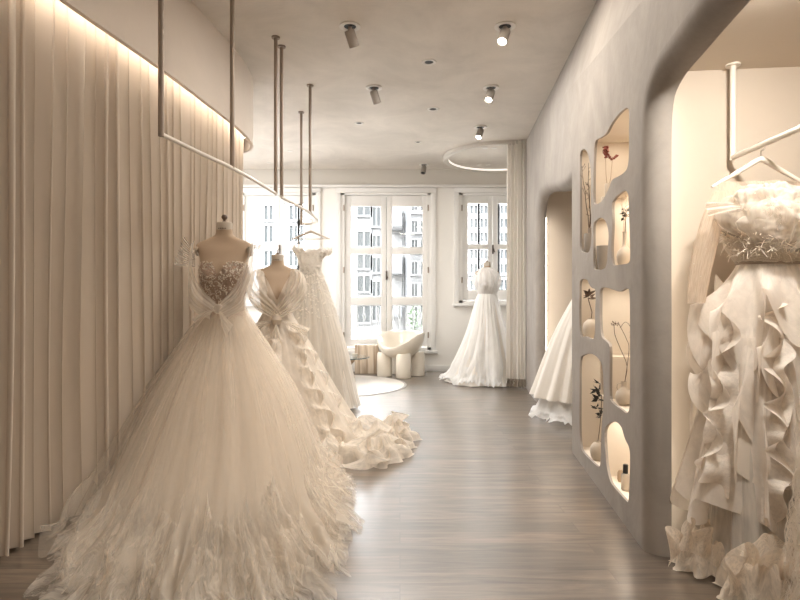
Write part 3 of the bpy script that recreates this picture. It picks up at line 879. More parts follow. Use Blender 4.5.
# small ruffle of tulle peeking out at the right of the hem
hp = lambda px, py: (XY(px, EYE * F / (py - 300)), EYE * F / (py - 300))
def puff(name, cx, cy, rx, ry, hgt, m, parent, seed=0, rz=0, n=70, edge=.5, freq=5.0, base=.006):
    """a crumpled mound of sheer cloth resting on the floor, open folds"""
    cr, sr = math.cos(rz), math.sin(rz)
    def fn(u, v):
        a = 2 * PI * u; r = v
        c, s = math.cos(a), math.sin(a)
        q = r * (1 + .22 * nz(c * 1.5 + seed, s * 1.5, 0) + .16 * r * math.sin(a * 9 + seed + 2 * nz(c, s, seed)))
        x, y = c * q * rx, s * q * ry
        dome = (1 - r ** 2.4)
        z = base + hgt * (dome * .55 + edge * (.35 + .65 * dome) * max(0, ridge(x / rx * freq * .3 + seed, y / ry * freq * .3, seed)) ** 2)
        z += hgt * .22 * nz(x / rx * freq + seed, y / ry * freq, 3)
        if r > .93: z = base + (z - base) * .25
        tw = .25 * nz(x * 4, y * 4, seed + 8) * rx
        return Vector((cx + (x + tw) * cr - y * sr, cy + (x + tw) * sr + y * cr, max(base, z)))
    return grid(name, fn, n, n // 2, m, parent, closed=True, uvs=(4, 2))
SKEW = 0.0
x, y = hp(345, 492); puff('tulle_ruffle', x - .05, y, .13, .12, .09, M['heap'], G1, 3.3)

# the crossed shoulder wraps of sheer tulle, knotted at the waist
def wrap(side, parent):
    def P_(x, y, z): return T1(Vector((x * side, y, z)))
    inner = [P_(.185, -.02, 1.48), P_(.178, -.08, 1.40), P_(.158, -.15, 1.29), P_(.10, -.165, 1.17), P_(.01, -.15, 1.075)]
    outer = [P_(.21, .02, 1.45), P_(.215, -.03, 1.34), P_(.20, -.09, 1.18), P_(.17, -.17, 1.05), P_(.04, -.20, .975)]
    def fn(u, v):
        a, b = path_at(inner, u), path_at(outer, u)
        p = a.lerp(b, v)
        fl = (math.sin(v * PI * 5 + u * 2) * .008 + math.sin(v * PI * 13 + u * 3) * .003) * (1 - u * .6)
        return p + Vector((0, -.03 * math.sin(v * PI) - fl - .01, fl * .4))
    grid('shoulder_wrap', fn, 40, 40, M['tulle2'], parent, uvs=(1, 2))
    # fanned pleats at the tip
    if side < 0:
        mb = MB()
        for k in range(12):
            t0 = P_(.185 + .01 * nz(k, 1), -.03, 1.33 + .008 * k); dd = Vector((-.115 + .005 * k, -.03, .0 + .008 * k)) * (1 + .15 * nz(k * 1.7, 3))
            w_ = Vector((.006, 0, -.02))
            mb.add([t0, t0 + dd + w_ * .5, t0 + dd - w_ * .5, t0 + w_], [(0, 1, 2, 3)])
        mb.out('pleated_tip', M['tulle1'], parent)
    else:
        mb = MB()
        for k in range(10):
            t0 = P_(.19, -.04, 1.36 + .012 * k); dd = Vector((.05 + .004 * k, -.02, .07))
            w_ = Vector((.004, 0, -.015))
            mb.add([t0, t0 + dd + w_ * .5, t0 + dd - w_ * .5, t0 + w_], [(0, 1, 2, 3)])
        mb.out('pleated_tip', M['tulle1'], parent)
wrap(-1, G1); wrap(1, G1)
def fan(name, k0, ta, tb, pl, am, m, parent, nu=26, nv=40):
    k0, ta, tb = Vector(k0), Vector(ta), Vector(tb)
    nn = ta.cross(tb).normalized()
    if nn.y > 0: nn = -nn
    def fn(u, v):
        return k0 + (ta.lerp(tb, v)) * u + nn * (am * u * math.sin(v * pl * 2 * PI) + .03 * math.sin(u * PI))
    return grid(name, fn, nu, nv, m, parent, uvs=(1, 3))
# side shawls falling from the shoulders onto the skirt
def shawl(side):
    def P_(x, y, z): return T1(Vector((x * side, y, z)))
    a_ = [P_(.16, -.06, 1.46), P_(.165, -.13, 1.28), P_(.15, -.18, 1.08), P_(.19, -.28, .90)]
    b_ = [P_(.20, -.0, 1.46), P_(.22, -.02, 1.28), P_(.23, -.05, 1.06), P_(.36, -.06, .88)]
    grid('sheer_drape', lambda u, v: path_at(a_, u).lerp(path_at(b_, u), v) + Vector((0, -.012 * math.sin(v * 20), 0)), 30, 30, M['tulle2'], G1)
kn = T1(Vector((.01, -.19, 1.04)))
mb = MB()
mb.lathe([(0, -.03), (.02, -.024), (.03, 0), (.022, .024), (0, .03)], kn, 16, cap=False, sx=1.2, sy=.8)
mb.out('knot', M['tulle2'], G1)
for ta, tb in [((.10, -.03, -.10), (.06, -.05, -.17)), ((-.16, -.02, -.06), (-.12, -.04, -.11))]:
    fan('knot_tail', kn, ta, tb, 2, .006, M['tulle2'], G1)
for k, (dx, dz, w_) in enumerate([]):
    ribbon('knot_tail', [kn, kn + Vector((dx * .5, -.03, dz * .45)), kn + Vector((dx, -.045, dz))], w_, Vector((-.8 if dx > 0 else .5, 0, -.5)).normalized(), M['tulle2'], G1, amp=.01, waves=1.5, seed=k, nu=20)

# ================================================================== GOWN 2
g2x, g2y = XY(277.5, 4.8), 4.8
f2, T2 = form('dress_form', g2x, g2y, HH(256, 4.8), math.radians(10), 'linen dress form with a metal hook top, under the ruffled organza gown', .93, True, False)
G2 = thing('wedding_gown', 'ruffled organza gown with puffed shoulders and a train trailing on the floor, behind the largest', 'wedding gown', (g2x, g2y, 0))
def vneck(a):
    d = abs((a + PI / 2 + PI) % (2 * PI) - PI)
    return 1.20 + min(.22, d * .36) if d < 1.6 else 1.35
grid('bodice', lambda u, v: T2(torso_pt(2 * PI * u, .99 + (vneck(2 * PI * u) - .99) * v, .008, .93)), 90, 24, M['organza_in'], G2, closed=True)
# puffed pleated straps crossing at the waist
def strap2(side, fat, parent):
    def P_(x, y, z): return T2(Vector((x * side, y, z)))
    a_ = [P_(.09, .03, 1.49), P_(.10, -.07, 1.42), P_(.075, -.13, 1.31), P_(.02, -.135, 1.20), P_(-.03, -.15, 1.10), P_(-.02, -.15, 1.03)]
    b_ = [P_(.19, .0, 1.45), P_(.23, -.06, 1.36), P_(.22, -.10, 1.22), P_(.15, -.14, 1.12), P_(.03, -.16, 1.05), P_(-.0, -.16, 1.0)]
    def fn(u, v):
        a, b = path_at(a_, u), path_at(b_, u)
        bul = fat * math.sin(v * PI) ** .7 * math.sin(min(1, u * 1.3 + .15) * PI)
        pl = .009 * math.sin(v * 30 + u * 5) * (1 - u * .4)
        p = a.lerp(b, v)
        return p + Vector((side * bul * .45, -bul - pl, bul * .25))
    grid('puffed_strap', fn, 50, 60, M['organza'], parent, uvs=(1, 2))
strap2(-1, .09, G2); strap2(1, .11, G2)
kn = T2(Vector((.0, -.19, 1.04)))
MB().lathe([(0, -.045), (.03, -.035), (.045, 0), (.03, .035), (0, .045)], kn, 18, cap=False).out('knot', M['organza_in'], G2)
for ta, tb in [((.26, .05, -.07), (.22, .02, -.13)), ((-.22, .02, -.04), (-.19, -.0, -.14)), ((.07, -.08, -.16), (-.03, -.10, -.30))]:
    fan('bow_loop', kn, ta, tb, 2.5, .014, M['organza'], G2)
RG2 = [
 [0, .99, g2x, g2y, .12, .12, .10, .10], [.08, .92, g2x, g2y - .01, .155, .155, .14, .14],
 [.25, .74, g2x + .04, g2y - .06, .23, .23, .24, .22], [.5, .48, g2x + .10, g2y - .18, .30, .33, .40, .30],
 [.75, .22, g2x + .18, g2y - .30, .36, .42, .50, .36], [.92, .05, g2x + .24, g2y - .36, .40, .48, .56, .40], [1.0, .012, g2x + .26, g2y - .38, .42, .50, .60, .42]]
grid('skirt_lining', skirt_fn(RG2, 14, .03, .93, 2.2), 200, 40, M['organza_in'], G2, closed=True)
grid('organza_layer', skirt_fn(RG2, 11, .05, 1.02, 6.2, hemn=.06), 220, 44, M['organza'], G2, closed=True)
# cascading ruffles down the front
def cascade(name, a0, a1, v0, v1, width, waves, amp, m, parent, RG, seed, k=1.03, n=60, out=.6):
    base = skirt_fn(RG, 8, .02, k, seed)
    pts = [base((a0 + (a1 - a0) * t / 12) / (2 * PI) % 1, v0 + (v1 - v0) * t / 12) for t in range(13)]
    def wd(u):
        a = a0 + (a1 - a0) * u
        return (Vector((math.cos(a), math.sin(a), 0)) * out + Vector((-math.sin(a), math.cos(a), 0)) * (.8 if seed % 2 < 1 else -.8) + Vector((0, 0, -.25))).normalized()
    return ribbon(name, pts, width, wd, m, parent, amp=amp, waves=waves, seed=seed, nu=110, nv=7)
for k, (a0, a1, w_, wv) in enumerate([(-2.0, -2.25, .11, 9), (-1.7, -1.95, .11, 8), (-1.35, -1.4, .10, 8), (-1.0, -.95, .10, 7), (-.65, -.55, .09, 7), (-.3, -.2, .08, 6)]):
    cascade('ruffle', a0, a1, .08, .96, w_, wv, .038, M['organza'], G2, RG2, k * 1.37 + .3)
# train: heaped organza toward the aisle
x, y = hp(350, 462); puff('train_fold', x - .2, y + .12, .32, .28, .17, M['organza'], G2, 1.2, freq=2.6, edge=.35)
x, y = hp(372, 463); puff('train_fold', x - .03, y + .10, .28, .24, .17, M['organza'], G2, 4.8, freq=3.2, edge=.4)
x, y = hp(388, 450); puff('train_fold', x - .03, y + .05, .21, .21, .15, M['organza'], G2, 7.1, freq=2.6, edge=.35)
x, y = hp(393, 442); puff('train_fold', x - .0, y + .10, .20, .26, .20, M['organza'], G2, 9.9, freq=2.6, edge=.35)
x, y = hp(375, 440); puff('train_fold', x - .1, y + .15, .33, .30, .20, M['organza'], G2, 12.9, freq=3.2, edge=.4)
def train_ruffle(pxs, lift, width, seed, zz=.02):
    pts = [Vector((*hp(a, b), zz)) for a, b in pxs]
    def wd(u):
        return Vector((.25, -.55, .75)).normalized()
    ribbon('train_ruffle', pts, width, wd, M['organza'], G2, amp=.055, waves=4.5, seed=seed, nu=160, nv=6)
train_ruffle([(318, 468), (340, 470), (365, 473), (384, 464), (396, 454), (400, 444), (397, 436)], 0, .09, 1.0)
train_ruffle([(325, 455), (348, 458), (372, 462), (388, 452), (399, 442), (393, 432)], 0, .12, 3.0, .05)
train_ruffle([(335, 445), (356, 448), (380, 446), (398, 436), (390, 426)], 0, .14, 5.0, .08)

# ================================================================== GOWN 3 (hanging)
def hanger(name, cx, cy, hb, width, rz, label, m, railh, tall=1.0):
    r = thing(name, label, 'clothes hanger', (cx, cy, hb))
    c, s = math.cos(rz), math.sin(rz)
    def Q(x, z, o=0): return Vector((cx + x * c - o * s, cy + x * s + o * c, hb + z))
    w = width / 2; top = (.065 * width / .42 + .01) * tall
    pts = [Q(-w, .0), Q(-w * .75, top * .28), Q(-w * .35, top * .72), Q(-w * .1, top * 1.02), Q(0, top * 1.08), Q(w * .1, top * 1.02), Q(w * .35, top * .72), Q(w * .75, top * .28), Q(w, 0)]
    P = [path_at(pts, i / 40) for i in range(41)]
    rad = [.006 + .006 * math.sin(PI * i / 40) for i in range(41)]
    MB().tube(P, rad, 10).out('shoulder_bar', m, r)
    MB().tube([Q(-w * .97, .003), Q(0, -.002), Q(w * .97, .003)], .004, 8).out('trouser_bar', m, r)
    ht = railh - hb + .016
    hook = [Q(0, top), Q(0, top + (ht - top) * .45), Q(-.0, ht - .04)]
    for k in range(9):
        a = -PI / 2 + PI * 1.25 * k / 8
        hook.append(Q(0, 0) + Vector((c * 0, 0, 0)) + Vector((-.0, 0, ht - .018)) + Vector((.018 * math.cos(a) * c, .018 * math.cos(a) * s, .018 * math.sin(a))))
    MB().tube(hook, .0022, 8).out('hook', M['brass'], r)
    return r
g3x, g3y = XY(311, 5.95), 5.95
hb3 = HH(239, 5.95)
hanger('clothes_hanger', g3x + .0, g3y, hb3, .385, 0, 'pale hanger on the curved rail end carrying the floral lace gown', M['hanger_w'], RH)
G3 = thing('wedding_gown', 'off-shoulder floral lace gown hanging from the curved end of the ceiling rail', 'wedding gown', (g3x, g3y, 0))
cx3 = g3x - .01
RG3b = [[0, 1.62, .135, .09], [.3, 1.55, .125, .095], [.7, 1.45, .105, .08], [1, 1.40, .098, .075]]
def bod3(u, v):
    h, rx, ry = interp(RG3b, v); a = 2 * PI * u
    if v < .15: h -= .035 * math.exp(-(((a + PI / 2 + PI) % (2 * PI) - PI) / .35) ** 2) - .01 * math.sin(a * 8)
    return Vector((cx3 + rx * math.cos(a), g3y + ry * math.sin(a), h))
grid('bodice', bod3, 60, 16, M['lace3'], G3, closed=True)
RG3 = [
 [0, 1.41, cx3, g3y, .098, .098, .075, .075], [.08, 1.32, cx3, g3y, .14, .14, .11, .11], [.3, 1.02, cx3 + .01, g3y - .02, .22, .24, .2, .18],
 [.6, .62, cx3 + .03, g3y - .05, .31, .34, .28, .24], [.88, .22, cx3 + .04, g3y - .06, .38, .42, .34, .3], [1, .03, cx3 + .05, g3y - .07, .41, .46, .37, .32]]
grid('skirt_lining', skirt_fn(RG3, 12, .025, .9, 2.9), 150, 34, M['satin'], G3, closed=True)
grid('tulle_layer', skirt_fn(RG3, 14, .03, 1.0, 7.9), 180, 34, M['tulle3'], G3, closed=True)
pts = []
sf = skirt_fn(RG3, 14, .03, 1.02, 7.9)
for _ in range(520):
    v = R.random() ** 1.7 * .38; u = R.uniform(.45, 1.05) % 1
    p = sf(u, v); a = 2 * PI * u; pts.append((p, Vector((math.cos(a), math.sin(a), .2))))
for _ in range(420):
    u, v = R.uniform(.45, 1.05) % 1, R.random(); p = bod3(u, v); a = 2 * PI * u; pts.append((p, Vector((math.cos(a), math.sin(a), 0))))
petals('floral_applique', pts, M['lace3'], G3, (.02, .045))
for side in (-1, 1):
    pts = []
    for _ in range(170):
        t = R.random(); ang = R.uniform(0, 6.28); rr = R.uniform(0, .035)
        if side > 0: p = Vector((cx3 + .10 + .13 * t, g3y - .03 + rr * math.cos(ang), 1.55 + .055 * t + rr * math.sin(ang)))
        else: p = Vector((cx3 - .10 - .06 * t, g3y - .03 + rr * math.cos(ang), 1.57 + .05 * t + rr * math.sin(ang)))
        pts.append((p, Vector((side * .3, -1, .3))))
    petals('off_shoulder_sleeve', pts, M['lace3'], G3, (.025, .05))
    MB().tube([(cx3 + side * .10, g3y - .06, 1.60), (cx3 + side * .125, g3y - .02, hb3 + .012)], .0025, 6).out('strap', M['satin'], G3)
MB().lathe([(.100, -.012), (.104, 0), (.100, .012)], (cx3, g3y, 1.41), 40, cap=False, sy=.78).out('waistband', M['satin'], G3)

# ================================================================== GOWN 6 (on a form by the far window)
g6x, g6y = XY(487, 7.73), 7.73
f6, T6 = form('dress_form', g6x, g6y, HH(263, 7.73), 0, 'pale dress form by the far window, under the bright white gown', .88, False, False)
G6 = thing('wedding_gown', 'bright white gown with puffed cape bodice and spreading hem beside the far window', 'wedding gown', (g6x, g6y, 0))
grid('bodice', lambda u, v: T6(torso_pt(2 * PI * u, .98 + .42 * v, .012, .88)), 60, 16, M['white_tulle'], G6, closed=True)
def cape6(u, v):
    a = 2 * PI * u; r = .06 + .12 * math.sin(v * PI) ** .6 + .02 * nz(math.cos(a) * 4, math.sin(a) * 4, v * 4) + .01 * math.sin(a * 13) * math.sin(v * PI)
    return Vector((g6x + math.cos(a) * r * 1.0, g6y + math.sin(a) * r * .85, HH(266, 7.73) - .02 - .36 * v + .02 * math.sin(a * 7) * v))
grid('cape', cape6, 90, 18, M['white_tulle'], G6, closed=True)
RG6 = [[0, 1.22, g6x, g6y, .11, .11, .09, .09], [.15, 1.05, g6x, g6y, .16, .16, .15, .15], [.45, .68, g6x - .01, g6y, .24, .27, .26, .24],
       [.75, .30, g6x - .03, g6y, .36, .40, .36, .32], [.92, .07, g6x - .04, g6y, .45, .5, .44, .38], [1, .012, g6x - .04, g6y, .52, .56, .5, .42]]
grid('skirt_lining', skirt_fn(RG6, 9, .04, .93, 1.9), 160, 34, M['satin'], G6, closed=True)
grid('tulle_layer', skirt_fn(RG6, 7, .085, 1.0, 5.9, hemn=.09), 200, 40, M['white_tulle'], G6, closed=True)

# ================================================================== GOWN 5 (far alcove)
g5x, g5y = 1.86, 5.45
G5 = thing('wedding_gown', 'pleated white gown standing in the far lit alcove beyond the niche wall', 'wedding gown', (g5x, g5y, 0))
RG5 = [[0, 1.30, g5x, g5y, .12, .12, .1, .1], [.1, 1.22, g5x, g5y, .17, .17, .15, .15], [.5, .78, g5x, g5y, .39, .35, .32, .32], [1, .20, g5x, g5y, .60, .5, .50, .50]]
grid('overskirt', skirt_fn(RG5, 16, .035, 1.0, 2.4, pw=.9), 220, 30, M['satin'], G5, closed=True)
RG5b = [[0, .5, g5x, g5y, .40, .36, .36, .36], [.7, .12, g5x, g5y, .56, .5, .50, .50], [1, .012, g5x, g5y, .63, .55, .62, .55]]
grid('underskirt', skirt_fn(RG5b, 9, .05, 1, 3.4, hemn=.05), 180, 20, M['white_tulle'], G5, closed=True)
grid('bodice', lambda u, v: Vector((g5x + math.cos(2 * PI * u) * (.12 + .03 * v), g5y + math.sin(2 * PI * u) * (.10 + .02 * v), 1.30 + .28 * v)), 40, 8, M['satin'], G5, closed=True)

# ================================================================== near alcove rail, GOWN 4
rzr = thing('hanging_rail', 'cream rail on a post from the lit near alcove ceiling, carrying the glitter gown', 'clothes rail', (1.47, 2.56, 2.14))
RX = 1.47; R4 = 1.73
MB().tube([(RX, 2.56, R4), (RX - .01, 1.4, R4), (RX - .02, .45, R4)], .0125, 14).out('rail', M['rail_light'], rzr)
for yy in (2.56, .50):
    MB().tube([(RX, yy, R4 - .012), (RX, yy, 2.14)], .0125, 14).out('post', M['rail_light'], rzr)
    MB().lathe([(.03, 0), (.03, -.008), (.0, -.009)], (RX, yy, 2.14), 20, cap=False).out('ceiling_plate', M['rail_light'], rzr)
g4y = 2.37; g4x = 1.475
S4 = F / g4y
hanger('clothes_hanger', g4x, g4y, HH(187, g4y), .40, 0, 'white wooden hanger on the near alcove rail, carrying the glitter gown', M['hanger'], R4, 1.45)
G4 = thing('wedding_gown', 'cascading glitter organza gown with feathery bodice hanging in the near alcove', 'wedding gown', (g4x, g4y, 0))
c4 = XY(767, g4y)
def P4(px, py, dy=0): return Vector((XY(px, g4y), g4y + dy, HH(py, g4y)))
# illusion yoke and long sheer sleeve
def yoke(u, v):
    a, b = P4(716 + 96 * u, 183 + 8 * math.sin(PI * u) * 0, .0), P4(722 + 90 * u, 214, 0)
    w = math.sin(PI * u) * .05
    top = HH(187 - 12 * math.sin(PI * u) ** .6 * 0, g4y)
    p = a.lerp(b, v); p.y -= w + .03 * v; return p
grid('illusion_yoke', yoke, 30, 10, M['nude_mesh'], G4)
def sleeve(side):
    if side < 0: sp = [P4(722, 192), P4(714, 215, .0), P4(707, 245, .01), P4(701, 275, .01), P4(696, 303, .0)]
    else: sp = [P4(812, 192), P4(822, 215), P4(828, 245), P4(834, 275), P4(840, 303)]
    def fn(u, v):
        p = path_at(sp, v); a = 2 * PI * u; r = .038 + .010 * math.sin(v * PI) + .003 * math.sin(a * 6)
        return p + Vector((math.cos(a) * r, math.sin(a) * r * .5, 0))
    grid('sheer_sleeve', fn, 26, 26, M['nude_mesh'], G4, closed=True, uvs=(1, 2))
sleeve(-1); sleeve(1)
# bodice shell
def bod4(u, v):
    a = 2 * PI * u
    h, rx, ry, = interp([[0, HH(205, g4y), .15, .09], [.4, HH(222, g4y), .178, .14], [.72, HH(244, g4y), .165, .135], [.9, HH(257, g4y), .138, .115], [1, HH(264, g4y), .118, .095]], v)
    r = 1 + .05 * nz(math.cos(a) * 5, math.sin(a) * 5, v * 6)
    return Vector((c4 + .005 + rx * r * math.cos(a), g4y + ry * r * math.sin(a), h))
grid('bodice', bod4, 80, 24, M['feather_d'], G4, closed=True)
# feathery tufts
def tufts(name, src, n, ln, m, parent, up=.3, wid=.006, seed=1, curl=.5):
    rr = random.Random(seed); mb = MB()
    for _ in range(n):
        p, nr_ = src(rr)
        d = (nr_ + Vector((rr.uniform(-1, 1), rr.uniform(-.6, .6), rr.uniform(-1, 1) + up)) * .9).normalized()
        b = d.cross(Vector((rr.uniform(-1, 1), rr.uniform(-1, 1), rr.uniform(-1, 1)))).normalized()
        side = d.cross(b)
        l = ln * rr.uniform(.5, 1.2); w = wid * rr.uniform(.5, 1.4)
        k = 5; vs = []
        for i in range(k + 1):
            t = i / k
            q = p + d * l * t + side * l * curl * t * t * 1.0 + Vector((0, 0, -.25 * l * t * t))
            ww = w * (1 - t) ** .6 + .0006
            vs += [q - b * ww, q + b * ww]
        mb.add(vs, [(2 * i, 2 * i + 1, 2 * i + 3, 2 * i + 2) for i in range(k)])
    return mb.out(name, m, parent)
def srcb(rr):
    a = rr.uniform(-PI - .2, .2); v = rr.random() ** .8 * .9; u = (a / (2 * PI)) % 1
    return bod4(u, v), Vector((math.cos(a), math.sin(a) * 1.2, .2))
tufts('feather_trim', srcb, 800, .030, M['feather'], G4, seed=4, wid=.0022, curl=1.2)
def srct(rr):
    a = rr.uniform(-PI - .2, .2); u = (a / (2 * PI)) % 1
    return bod4(u, rr.uniform(0, .15)), Vector((math.cos(a), math.sin(a), 1.0))
tufts('feather_trim', srct, 260, .045, M['feather'], G4, seed=5, wid=.002, up=-.2)
# upstanding tulle collar ruffle over the bodice
M['collar'] = cloth('collar_tulle', (.93, .88, .81), .22, tl=.45, a2=.50, edge=.5, bscale=(3, 8, 1), bump=.1)
def puffball(seed, rx, ry, rz, cxx, cyy, czz, fr, am):
    def fn(u, v):
        a = 2 * PI * u; b = -PI / 2 + PI * v
        c, s = math.cos(a) * math.cos(b), math.sin(a) * math.cos(b); t = math.sin(b)
        n = nz(c * fr * .8 + seed, s * fr * .8, t * fr * .8) * 1.3
        wv = a * 11 + seed + 3 * nz(c * 1.5 + seed, s * 1.5, t * 1.5)
        n += .30 * math.sin(wv) * math.cos(b) + .15 * math.sin(wv * 2.3 + t * 3) + .18 * nz(c * fr * 3, s * fr * 3 + seed, t * fr * 3)
        q = 1 + am * n
        if c < -.6: q += (-c - .6) * .22
        return Vector((cxx + c * rx * q, cyy + s * ry * q, czz + t * rz * q))
    return fn
grid('tulle_collar', puffball(2.0, .195, .165, .115, c4 + .0, g4y - .03, HH(217, g4y), 2.0, .13), 170, 80, M['collar'], G4, closed=True, uvs=(8, .3))
grid('tulle_collar', puffball(5.0, .165, .175, .110, c4 + .01, g4y - .05, HH(226, g4y), 2.4, .17), 170, 80, M['collar'], G4, closed=True, uvs=(8, .3))
grid('tulle_collar', puffball(8.0, .175, .145, .085, c4 - .01, g4y - .05, HH(208, g4y), 2.6, .20), 170, 80, M['collar'], G4, closed=True, uvs=(8, .3))
fan('pointed_tip', P4(735, 212, -.10), Vector((-.165, .02, .025)), Vector((-.155, .01, -.03)), 2, .006, M['collar'], G4)
MB().lathe([(.119, -.008), (.125, -.004), (.127, .008), (.121, .012)], (c4 + .005, g4y, HH(263, g4y)), 48, cap=False, sy=.77).out('waist_ribbon', M['ribbon'], G4)
# skirt tiers
def tier(name, h0, h1, r0, r1, folds, amp, seed, drop, m, cyo=0.0, lo=0.0, nu=240, nv=30, pw=1.2):
    def fn(u, v):
        a = 2 * PI * u; c, s = math.cos(a), math.sin(a)
        ph = a * folds + seed + 2.2 * nz(c * 1.3 + seed, s * 1.3, v * .8)
        w = v ** pw
        f = math.sin(ph)
        r = r0 + (r1 - r0) * v ** 1.15 + amp * w * (f + .35 * math.sin(2 * ph + 1))
        z = h0 + (h1 - h0) * v - drop * w * (math.cos(ph + .9) * .5 + nz(c * 2, s * 2, seed + 5)) * v
        tw = amp * .8 * w * math.cos(ph)
        return Vector((c4 + .005 + lo * v + c * r - s * tw, g4y + cyo * v + s * r * .72 + c * tw, max(.012, z)))
    return grid(name, fn, nu, nv, m, G4, closed=True, uvs=(4, 1))
hw = HH(263, g4y)
tier('skirt_lining', hw, .42, .115, .27, 12, .018, 1.0, .04, M['glit_in'], nv=34)
tier('ruffle_tier', hw, HH(325, g4y), .118, .27, 9, .050, 2.0, .24, M['glit'], pw=1.3)
tier('ruffle_tier', hw - .05, HH(372, g4y), .13, .27, 8, .055, 5.1, .26, M['glit'], pw=1.5)
tier('ruffle_tier', hw - .16, HH(430, g4y), .16, .28, 8, .055, 8.4, .28, M['glit'], pw=1.5)
tier('ruffle_tier', hw - .30, HH(505, g4y), .20, .33, 8, .060, 11.3, .08, M['glit'])
for k, (a, wv) in enumerate([(-2.95, 3.6), (-2.5, 4.2), (-2.1, 3.3), (-1.7, 4.4), (-1.25, 3.6), (-.85, 4.2)]):
    pts = [Vector((c4 + math.cos(a) * (.16 + .13 * t), g4y + math.sin(a) * .75 * (.16 + .14 * t), hw - .16 - .06 * (k % 3) - .70 * t)) for t in [i / 8 for i in range(9)]]
    ribbon('cascade_ruffle', pts, .10, (Vector((math.cos(a), math.sin(a), 0)) * .6 + Vector((-math.sin(a), math.cos(a), 0)) * (-.8 if k % 2 else .8)).normalized(), M['glit'], G4, amp=.042, waves=wv, seed=k * 1.7, nu=140, nv=8)
# underskirt and puffs pooled on the floor
RG4 = [[0, .62, c4, g4y, .2, .2, .16, .16], [.6, .25, c4, g4y - .03, .22, .25, .2, .2], [1, .012, c4, g4y - .05, .25, .30, .28, .25]]
grid('underskirt', skirt_fn(RG4, 12, .03, 1, 1.1, hemn=.04), 160, 20, M['tulle3'], G4, closed=True)
M['puff4'] = cloth('pale_organza_puff', (.86, .77, .66), .7, tl=.4, a2=.95, edge=.4, bscale=(14, 8, 1), bump=.4)
puff('hem_puff', 1.25, 2.38, .13, .12, .20, M['puff4'], G4, 2.2, freq=3.2, edge=.4)
puff('hem_puff', 1.36, 2.40, .15, .13, .22, M['puff4'], G4, 6.2, freq=3, edge=.4)
puff('hem_puff', 1.36, 2.13, .17, .14, .22, M['puff4'], G4, 11.2, freq=3, edge=.4)
puff('hem_puff', 1.50, 2.18, .18, .14, .30, M['puff4'], G4, 15.2, freq=3, edge=.4)
for k, (px0, px1, yy) in enumerate([(668, 715, 545), (728, 790, 575)]):
    Zq = 2.3 if k == 0 else 2.08
    pts = [Vector((XY(px0 + (px1 - px0) * t, Zq), Zq + .05 * math.sin(t * 5), .04 + .05 * math.sin(t * 3))) for t in (0, .25, .5, .75, 1)]
    ribbon('hem_ruffle', pts, .14, Vector((-.1, -.35, .75)).normalized(), M['puff4'], G4, amp=.035, waves=4, seed=k, nu=90, nv=7)

# feather gown nearest, at the frame edge
g7x, g7y = 1.56, 1.90
hanger('clothes_hanger', g7x - .06, g7y, 1.60, .28, 0, 'hanger on the near alcove rail above the feather gown', M['hanger'], R4)
G7 = thing('wedding_gown', 'ivory ostrich feather gown hanging nearest in the near alcove, strands only just showing', 'wedding gown', (g7x, g7y, 0))
RG7 = [[0, 1.58, g7x - .08, g7y, .13, .13, .08, .08], [.2, 1.35, g7x - .06, g7y, .12, .12, .09, .09], [.35, 1.15, g7x - .05, g7y, .13, .13, .11, .11], [.6, .72, g7x, g7y, .17, .2, .17, .17], [1, .06, g7x, g7y, .235, .25, .22, .2]]
s7 = skirt_fn(RG7, 8, .01, 1, .4)
grid('gown_body', s7, 80, 30, M['glit_in'], G7, closed=True)
rr7 = random.Random(9); mb = MB()
for _ in range(1500):
    u = rr7.uniform(.3, .95); v = rr7.uniform(.55, .97); p = s7(u, v); a = 2 * PI * u
    out = Vector((math.cos(a), math.sin(a), 0)); l = rr7.uniform(.06, .15); w = .0011
    k = 6; vs = []; sw = Vector((rr7.uniform(-.4, .4), rr7.uniform(-.4, .4), 0)); ph = rr7.uniform(0, 6)
    for i in range(k + 1):
        t = i / k
        q = p + out * (.035 * math.sin(t * 2.4)) + Vector((0, 0, -l * t)) + sw * l * .35 * t + Vector((math.sin(ph + t * 6), math.cos(ph + t * 5), 0)) * .005
        q.z = max(.008, q.z)
        vs += [q - Vector((w, 0, 0)), q + Vector((w, 0, 0))]
    mb.add(vs, [(2 * i, 2 * i + 1, 2 * i + 3, 2 * i + 2) for i in range(k)])
mb.out('feather_fringe', M['feather'], G7)

# ------------------------------------------------------------------ lounge corner
# chair: scooped shell on four fat round legs
chx, chy = XY(401, 8.44), 8.42
ch = thing('lounge_chair', 'chunky cream scoop armchair on fat round legs below the middle window', 'armchair', (chx, chy, 0))
rot = math.radians(55)
def CT(x, y, z):
    c, s = math.cos(rot), math.sin(rot)
    return Vector((chx + x * c - y * s, chy + x * s + y * c, z))
def shell(u, v):
    """closed section: outside from below up to the rim, then the inside down to the seat"""
    a = 2 * PI * u; c, s = math.cos(a), math.sin(a)     # +x = back of the chair
    front = max(0, -c) ** 1.6
    rimz = .63 - .20 * front + .01 * c
    rx, ry = .345, .345
    if v < .5:
        t = v / .5; r = .25 + .75 * math.sin(t * PI / 2); z = .26 + (rimz - .26) * t ** 1.6
        r *= 1.0
    else:
        t = (v - .5) / .5; r = (1 - .11 * min(1, t * 5)) * (1 - t) ** .45 if t < 1 else 0
        z = rimz + .018 * math.sin(min(1, t * 5) * PI) - (rimz - .345) * (1 - (1 - t) ** 1.5)
    return CT(c * rx * r, s * ry * r, z)
grid('seat_shell', shell, 72, 48, M['chair'], ch, closed=True)
for (lx, ly) in [(-.175, -.165), (-.175, .165), (.175, -.165), (.175, .165)]:
    p = CT(lx, ly, 0)
    MB().lathe([(.100, 0), (.108, .006), (.110, .02), (.110, .30), (.10, .345)], (p.x, p.y, .012 if False else 0), 36).out('leg', M['chair'], ch)
